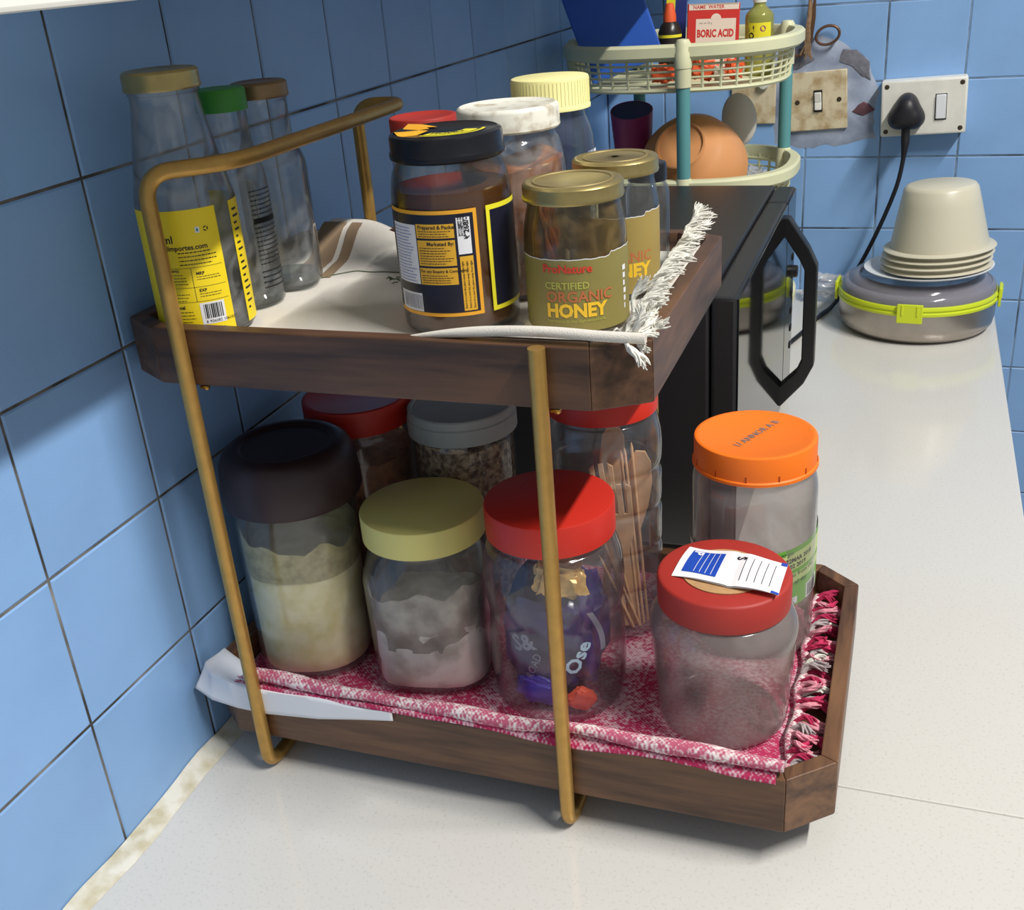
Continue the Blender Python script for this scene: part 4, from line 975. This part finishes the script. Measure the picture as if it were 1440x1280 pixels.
# ------------------------------------------------------------------ two-tier basket stand
bs = thing('basket_stand', 'cream plastic tiered basket stand on teal poles in the corner', 'basket', (.172, .950, 0))
def se_pt(a, ax, ay, e=2.6):
    c, s = math.cos(a), math.sin(a); return (math.copysign(abs(c) ** (2 / e), c) * ax, math.copysign(abs(s) ** (2 / e), s) * ay)
def basket_tier(zt, depth):
    ax, ay = .150, .132; bx, by_ = .134, .116
    th = bpy.data.objects.new('basket', None)
    rim = MB(); n_ = 96; vs = []; fs = []
    sec = [(0, -.017), (.009, -.017), (.012, -.014), (.012, -.003), (.009, 0), (-.001, 0), (-.003, -.003), (-.003, -.015)]
    for i in range(n_):
        a = 2 * PI * i / n_; x, y = se_pt(a, ax, ay); d = Vector((x, y)).normalized()
        for o_, z in sec: vs.append((x + d.x * (o_ - .010), y + d.y * (o_ - .010), zt + z))
    k = len(sec)
    for i in range(n_):
        for j in range(k): fs.append((i * k + j, ((i + 1) % n_) * k + j, ((i + 1) % n_) * k + (j + 1) % k, i * k + (j + 1) % k))
    rim.add(vs, [f_[::-1] for f_ in fs]); rm = rim.obj('basket', 'basket', bs)
    cage = MB()
    for j in range(6):
        t = j / 5; z = zt - .017 - (depth - .019) * t; px = ax - .011 + (bx - ax + .011) * t; py = ay - .011 + (by_ - ay + .011) * t
        cage.tube([(*se_pt(2 * PI * i / 72, px, py), z) for i in range(72)], .0030 if j in (0, 5) else .0015, 6, closed=True)
    for i in range(38):
        a = 2 * PI * i / 38; p0 = se_pt(a, ax - .011, ay - .011); p1 = se_pt(a, bx, by_)
        cage.tube([(*p0, zt - .010), (*p1, zt - depth + .002)], .0020, 6)
    cage.obj('basket_lattice', 'basket', rm)
    fl_ = MB(); poly = [se_pt(2 * PI * i / 60, bx, by_) for i in range(60)]; fl_.prism(poly, zt - depth, zt - depth + .003); fl_.obj('basket_floor', 'basket', rm)
basket_tier(.412, .056); basket_tier(.252, .068); basket_tier(.075, .054)
for (x, y) in ((.197 - .172, .823 - .950), (.295 - .172, 1.030 - .950), (.040 - .172, .90 - .950), (.085 - .172, 1.065 - .950)):
    mb = MB(); mb.lathe([(.0002, .0), (.0085, 0), (.0085, .392), (.0002, .392)], 20); pl = mb.obj('pole', 'teal_tube', bs, (x, y, 0), angle=30)
    for z in (.398, .238, .061):
        mb = MB(); mb.lathe([(.0088, -.036), (.0100, -.035), (.0100, -.014), (.0108, -.013), (.0108, .004), (.0098, .006), (.0098, .014), (.0070, .019), (.0002, .020)], 22); mb.obj('collar', 'basket', pl, (0, 0, z))
# things in the top basket
zb = .3595
bd = thing('cutting_board', 'blue plastic board leaning in the top basket, cut by the top edge', 'board', (.122, .895, zb), (0, R(-19), R(8)))
mb = MB(); mb.box(-.052, .045, -.003, .003, 0.02, .20, .0025); mb.obj('panel', 'folder', bd, (0, 0, 0))
bx = thing('carton', 'red and white boric acid carton standing in the top basket', 'box', (.2075, .955, zb), (R(-3), R(2), R(12)))
mb = MB(); mb.box(-.0325, .0325, -.016, .016, 0, .088, .0006); mb.obj('box', 'box_red', bx)
mb = MB(); ff = lambda k: (lambda a, c: (a, -.0162 - .0001 * k, c))
patch(mb, ff(0), -.030, .030, .086, .088, 0, nu=1); patch(mb, ff(0), -.022, .028, .012, .070, 0, nu=1)
put_text(mb, 'BORIC ACID', .0125, ff(2), -.0205, .0485, 1, .04, xs=.66); put_text(mb, 'net wt 20 g', .0035, ff(1), -.018, .064, 2)
nn = 16; vs = [ff(1)(0.003 + .0065 * math.cos(PI * i / nn), .0695 + .0065 * math.sin(PI * i / nn)) for i in range(nn + 1)]; mb.add(vs, [tuple(range(nn + 1))], 0)
patch(mb, ff(0), -.031, .031, .0805, .088, 0, nu=1); put_text(mb, 'NAME  WATER', .0058, ff(1), -.026, .082, 1, .02)
vs = [(-.0327, -.016, 0), (-.0327, .016, 0), (-.0327, .016, .088), (-.0327, -.016, .088)]; mb.add(vs, [(0, 3, 2, 1)], 0)
mb.obj('print', ['box_cream', 'box_red', 'grey_print'], bx)
ob = thing('oil_bottle', 'small clear bottle of yellow oil at the right of the top basket', 'bottle', (.268, .958, zb))
mb = MB(); mb.lathe(shell([(.014, 0), (.017, .0015), (.018, .005), (.018, .066), (.016, .074), (.008, .082), (.007, .09)]), 36); mb.obj('body', 'oil', ob)
mb = MB(); mb.lathe([(.0002, .104), (.0078, .104), (.0085, .102), (.0085, .086)], 24); mb.obj('cap', 'white', ob)
f = cyl(.018, camang(.268, .958)); mb = MB(); patch(mb, f(0), R(-45) * .018, R(50) * .018, .040, .063, 0); put_text(mb, 'OIL', .010, rotf(f(1), R(-22) * .018, .044), 0, 0, 1, .03)
vs = [f(1)(R(14) * .018 + .0036 * math.cos(t), .056 + .0036 * math.sin(t)) for t in [2 * PI * i / 16 for i in range(16)]]; mb.add(vs, [tuple(range(16))], 2)
mb.obj('label', ['lemon_print', 'blackprint', 'magenta'], ob)
db = thing('sauce_bottle', 'dark little bottle with orange cap between the board and the carton', 'bottle', (.158, .935, zb))
mb = MB(); mb.lathe([(.0002, 0), (.014, 0), (.015, .003), (.015, .058), (.012, .066), (.007, .072), (.007, .078), (.0002, .078)], 30); mb.obj('body', 'bottle_dark', db)
mb = MB(); mb.lathe([(.0078, .062), (.0085, .062), (.0080, .078), (.005, .092), (.0002, .093)], 24); mb.obj('cap', 'orange_bit', db)
f = cyl(.015, camang(.158, .935)); mb = MB(); patch(mb, f(0), R(-80) * .015, R(80) * .015, .052, .0555, 0); mb.obj('band', ['lemon_print'], db)
tl = thing('toothpaste_box', 'tall blue and yellow box behind the dark little bottle', 'box', (.150, .998, zb), (0, R(3), R(10)))
mb = MB(); mb.box(-.013, .013, -.010, .010, 0, .11, .0005); mb.obj('box', 'blue_in', tl)
mb = MB(); mb.box(-.0135, -.002, -.0105, -.0098, .075, .1095, 0); mb.obj('print', 'lemon_print', tl)
for k, (x, y, m_, s) in enumerate([(.165, .862, 'orange_bit', .016), (.212, .875, 'orange_bit', .018), (.246, .900, 'orange_bit', .015), (.232, .868, 'box_cream', .011)]):
    wv = packet('sweet_packet', ['orange packet behind the front post collar', 'large orange packet in the middle of the top basket', 'orange packet seen through the lattice below the oil bottle', 'cream packet among the orange ones in the top basket'][k], 'packet', (x, y, zb + s * .8 + .003), (s, s * .55, s * .78), m_, 30 + k, (0, .2 * k, .5 * k), group=None, amp=.35)
# things on the second tier
zs = .1875
ow = thing('mixing_bowl', 'terracotta-coloured plastic bowl tipped on its side in the second basket', 'bowl', (.190, .902, .2575), (R(52), 0, R(-8)))
mb = MB(); pr = [(.0002, .046), (.028, .046), (.030, .050), (.0325, .050), (.034, .044), (.048, .036), (.062, .018), (.069, -.004), (.071, -.022), (.0695, -.022), (.066, -.003), (.059, .017), (.046, .034), (.030, .042), (.0002, .043)]
mb.lathe(pr, 56); mb.obj('shell', 'bowl_orange', ow, angle=50)
cu_ = thing('tumbler', 'dark magenta plastic tumbler with blue inside in the second basket', 'cup', (.098, .975, zs + .006), (R(17), R(3), 0))
mb = MB(); mb.lathe([(.0002, 0), (.019, 0), (.021, .003), (.0285, .135), (.0270, .135), (.020, .006), (.0002, .005)], 40); mb.obj('cup_wall', 'magenta', cu_)
mb = MB(); mb.lathe([(.0268, .1345), (.0205, .060), (.0002, .060)], 40); mb.obj('inner_wall', 'blue_in', cu_)
sp = thing('serving_spoon', 'grey plastic serving spoon standing behind the terracotta bowl', 'spoon', (.242, 1.025, zs + .004), (R(6), R(-4), 0))
bm = bmesh.new(); bmesh.ops.create_uvsphere(bm, u_segments=28, v_segments=18, radius=1)
for v in bm.verts: v.co = (v.co.x * .024, v.co.y * .004 + .007 * (v.co.x ** 2 + v.co.z ** 2 * .6), v.co.z * .036 + .103)
mb = MB(); mb.frombm(bm); mb.obj('spoon_head', 'grey_pl', sp, angle=80)
mb = MB(); mb.tube([(0, .004, .075), (0, .003, .03), (0, 0, 0)], [.0045, .0035, .003], 12); mb.obj('handle', 'grey_pl', sp)
packet('plastic_bag', 'crumpled clear bag tucked at the right of the second basket', 'bag', (.262, .985, zs + .026), (.018, .026, .024), 'bag', 51, amp=.4)

# ------------------------------------------------------------------ switches, plug and cord
sw = thing('light_switch', 'old beige single light switch plate on the filler patch', 'switch', (.3243, YB - .0024, .2915), (0, R(-3.2), 0))
mb = MB(); mb.box(-.0415, .0415, -.0052, .0, -.0420, .0420, .0015); mb.obj('plate', 'switch_beige', sw)
mb = MB(); mb.box(-.0062, .0062, -.0062, -.0048, -.0155, .0155); mb.obj('surround', 'slot', sw, smooth=False)
mb = MB(); mb.box(-.0050, .0050, -.0095, -.005, 0, .0140, .0012, T=Matrix.Rotation(R(10), 4, 'X')); mb.box(-.0050, .0050, -.0085, -.005, -.0140, 0, .0012, T=Matrix.Rotation(R(-10), 4, 'X')); mb.obj('rocker', 'white', sw)
for s in (-1, 1):
    mb = MB(); mb.lathe([(.0002, .0012), (.0030, .001), (.0036, 0)], 16, T=Matrix.Rotation(R(90), 4, 'X')); mb.obj('screw', 'screw_dark', sw, (s * .030, -.0051, 0))
ow2 = thing('wall_plate', 'old beige wall plate half hidden behind the grey serving spoon', 'switch', (.232, YB - .0004, .300))
mb = MB(); mb.box(-.036, .030, -.0050, 0, -.040, .040, .0015); mb.obj('plate', 'switch_beige', ow2)
mb = MB(); mb.lathe([(.0002, .010), (.006, .009), (.008, .005), (.008, 0)], 20, T=Matrix.Rotation(R(90), 4, 'X')); mb.obj('knob', 'white', ow2, (.012, -.0048, .018))
so = thing('socket_box', 'white power socket box with rocker switch on the back wall', 'socket', (.472, YB - .0002, .2815), (0, R(-2.2), 0))
mb = MB(); mb.box(-.0575, .0575, -.030, 0, -.0385, .0385, .003); mb.obj('plate', 'white', so)
mb = MB(); mb.box(.0165, .0300, -.0335, -.0298, -.0165, .0165, .001, T=None); mb.obj('rocker', 'plate_white', so)
mb = MB(); mb.box(.0155, .0310, -.0303, -.0299, -.0185, .0175); mb.obj('surround', 'slot', so, smooth=False)
for sx in (-1, 1):
    for sz in (-1, 1):
        mb = MB(); mb.lathe([(.0002, .0008), (.0028, .0006), (.0034, 0)], 16, T=Matrix.Rotation(R(90), 4, 'X')); mb.obj('screw', 'screw_dark', so, (sx * .0500, -.0300, sz * .0310))
pg = thing('power_plug', 'black three-pin plug with long cord drooping from the white socket box', 'plug', (.4500, YB - .0304, .2740))
mb = MB()
def plug_ring(y, s):
    pts = []
    for i in range(36):
        a = 2 * PI * i / 36; rr = .0215 * (1 + .14 * math.cos(3 * (a - PI / 2))); pts.append((rr * math.cos(a) * s * 1.08, y, (rr * math.sin(a) * 1.12 + .001) * s))
    return pts
rings = [plug_ring(0, 1.0), plug_ring(-.006, 1.04), plug_ring(-.016, 1.0), plug_ring(-.026, .86), plug_ring(-.032, .66), plug_ring(-.034, .30)]
vs = [p for r_ in rings for p in r_]; fs = [(j * 36 + i, (j + 1) * 36 + i, (j + 1) * 36 + (i + 1) % 36, j * 36 + (i + 1) % 36) for j in range(5) for i in range(36)] + [tuple(range(35, -1, -1))[::-1], tuple(5 * 36 + i for i in range(36))[::-1]]
mb.add(vs, fs); mb.obj('plug_body', 'cord', pg, angle=50)
cpts = [(.4505, YB - .046, .262), (.4510, YB - .048, .246), (.4512, YB - .049, .232), (.4495, YB - .050, .205), (.443, YB - .052, .170), (.4245, YB - .054, .115), (.402, YB - .060, .062), (.3805, YB - .078, .024), (.366, YB - .102, .0060), (.352, 1.062, .0036), (.335, .985, .0034), (.320, .93, .0034), (.296, .86, .0034), (.262, .80, .0034), (.22, .784, .0034)]
cv = [Vector(p) - Vector((.45, YB - .0304, .274)) for p in cpts]
def catmull(P, k=8):
    out = []
    for i in range(len(P) - 1):
        p0, p1, p2, p3 = P[max(i - 1, 0)], P[i], P[i + 1], P[min(i + 2, len(P) - 1)]
        for j in range(k):
            t = j / k; out.append(.5 * ((2 * p1) + (p2 - p0) * t + (2 * p0 - 5 * p1 + 4 * p2 - p3) * t * t + (3 * p1 - p0 - 3 * p2 + p3) * t ** 3))
    return out + [P[-1]]
cc = catmull(cv); rad = [.0062 if i < 14 else (.0062 - .0030 * (i - 14) / 8 if i < 22 else .0032) for i in range(len(cc))]
mb = MB(); mb.tube(cc, rad, 12); mb.obj('cord', 'cord', pg, angle=70)

# scissors on a twine loop
sx = thing('scissors', 'bronze scissors hanging by twine from a nail above the old switch', 'scissors', (.318, YB - .0120, .378))
mb = MB()
for (ox, oz, rx, rz, tl_) in ((.016, .005, .0165, .0125, .3), (-.024, -.010, .0160, .0110, .2)):
    mb.tube([(ox + rx * math.cos(t) * math.cos(tl_) - rz * math.sin(t) * math.sin(tl_), .001 * (1 if ox > 0 else -1), oz + rx * math.cos(t) * math.sin(tl_) + rz * math.sin(t) * math.cos(tl_)) for t in [2 * PI * i / 28 for i in range(28)]], .0021, 8, closed=True)
mb.obj('finger_loops', 'scissor', sx)
mb = MB(); mb.prism([(-.004, -.002), (.003, -.002), (.0045, .030), (.001, .075), (-.0035, .030)], -.001, .001, b=.0003, T=Matrix.Rotation(R(90), 4, 'X')); mb.obj('blades', 'scissor', sx, (-.008, 0, 0), (0, .06, 0))
mb = MB(); rd = random.Random(9)
for k in range(9):
    x0 = -.010 + rd.uniform(-.004, .004)
    mb.tube([(x0 * .3 - .006, -.003, .075), (x0 * .6 - .004, -.004 + rd.uniform(-.002, .002), .035), (x0 + rd.uniform(-.004, .006), -.005, .004), (x0 + rd.uniform(-.010, .008), -.004, -.020 + rd.uniform(-.006, .004))], .0012, 6)
mb.obj('twine', 'brownrope', sx)
mb = MB(); mb.tube([(-.008, .0115, .076), (-.008, -.006, .077)], .0016, 8); mb.obj('nail', 'screw_dark', sx)

# ------------------------------------------------------------------ steel tin, plate and bowls
tn = thing('lunch_tin', 'round steel food tin with smoky lid clipped by a lime band', 'tin', (.4835, 1.0530, 0), (0, 0, R(4)))
mb = MB(); mb.lathe([(.0002, .0006), (.088, .0006), (.096, .003), (.1025, .010), (.1045, .020), (.1050, .052), (.1036, .052), (.1030, .012), (.095, .006), (.0002, .005)], 72); mb.obj('body', 'steel', tn, angle=50)
mb = MB(); mb.lathe([(.1048, .0430), (.1066, .0430), (.1072, .0445), (.1072, .0470), (.1058, .0480), (.1058, .0500), (.1072, .0510), (.1072, .0540), (.1062, .0560), (.1040, .0560), (.1040, .0530)], 72, closed=True); mb.obj('lid_band', 'lime', tn, angle=40)
mb = MB(); mb.lathe([(.1038, .0550), (.1040, .0600), (.1010, .0660), (.0975, .0680), (.0960, .0665), (.0930, .0670), (.0905, .0720), (.0850, .0765), (.0800, .0775), (.0780, .0760), (.0002, .0765), (.0002, .0740), (.0790, .0735), (.0850, .0735), (.0900, .0690), (.1000, .0640), (.1018, .0550)], 72, closed=False); mb.obj('lid', 'lid_smoke', tn, angle=40)
for k, a in enumerate((-98, -8, 82, 172)):
    mb = MB(); mb.box(-.0005, .0035, -.0165, .0165, .0350, .0610, .001); mb.box(.0030, .0045, -.0110, -.0085, .0460, .0600, .0003); mb.box(.0030, .0045, .0085, .0110, .0460, .0600, .0003)
    mb.obj('clip', 'lime', tn, (.1070 * math.cos(R(a)), .1070 * math.sin(R(a)), 0), (0, 0, R(a)))
pw = thing('melamine_plate', 'small white plate lying on the lid of the steel tin', 'plate', (.4955, 1.0370, .0795), (R(-1), R(-2), 0))
mb = MB(); mb.lathe([(.0002, 0), (.045, 0), (.048, .0008), (.070, .0055), (.0845, .0105), (.0848, .0118), (.0835, .0120), (.069, .0075), (.047, .0026), (.0002, .0022)], 64); mb.obj('dish', 'plate_white', pw, angle=60)
grp = 'nested cream bowls on the white plate'
bl = ['lowest of the upturned nested cream bowls, on the white plate', 'second from the bottom of the nested cream bowls', 'third from the bottom of the nested cream bowls', 'topmost cream bowl, upturned with its whole side showing']
dm = MB(); dm.lathe([(.0002, .0860), (.040, .0860), (.0440, .0845), (.0475, .0800), (.0520, .060), (.0600, .022), (.0638, .0036), (.0715, .0024), (.0728, .0012), (.0715, 0), (.0622, 0), (.0585, .020), (.0505, .058), (.0462, .0780), (.0425, .0828), (.0002, .0838)], 64)
dmesh = dm.mesh('bowl_wall', 'bowl_cream', 50)
for k in range(4):
    b_ = thing('cereal_bowl', bl[k], 'bowl', (.5050 + (0, -.001, .0005, .002)[k], 1.0350, .0915 + .0085 * k), (R(-1), R(-3.2), 0), grp)
    link_copy(dmesh, 'bowl_wall', b_)
packet('plastic_bag', 'crumpled clear plastic bag between the microwave and the steel tin', 'bag', (.352, 1.150, .022), (.035, .026, .020), 'bag', 61, amp=.5)
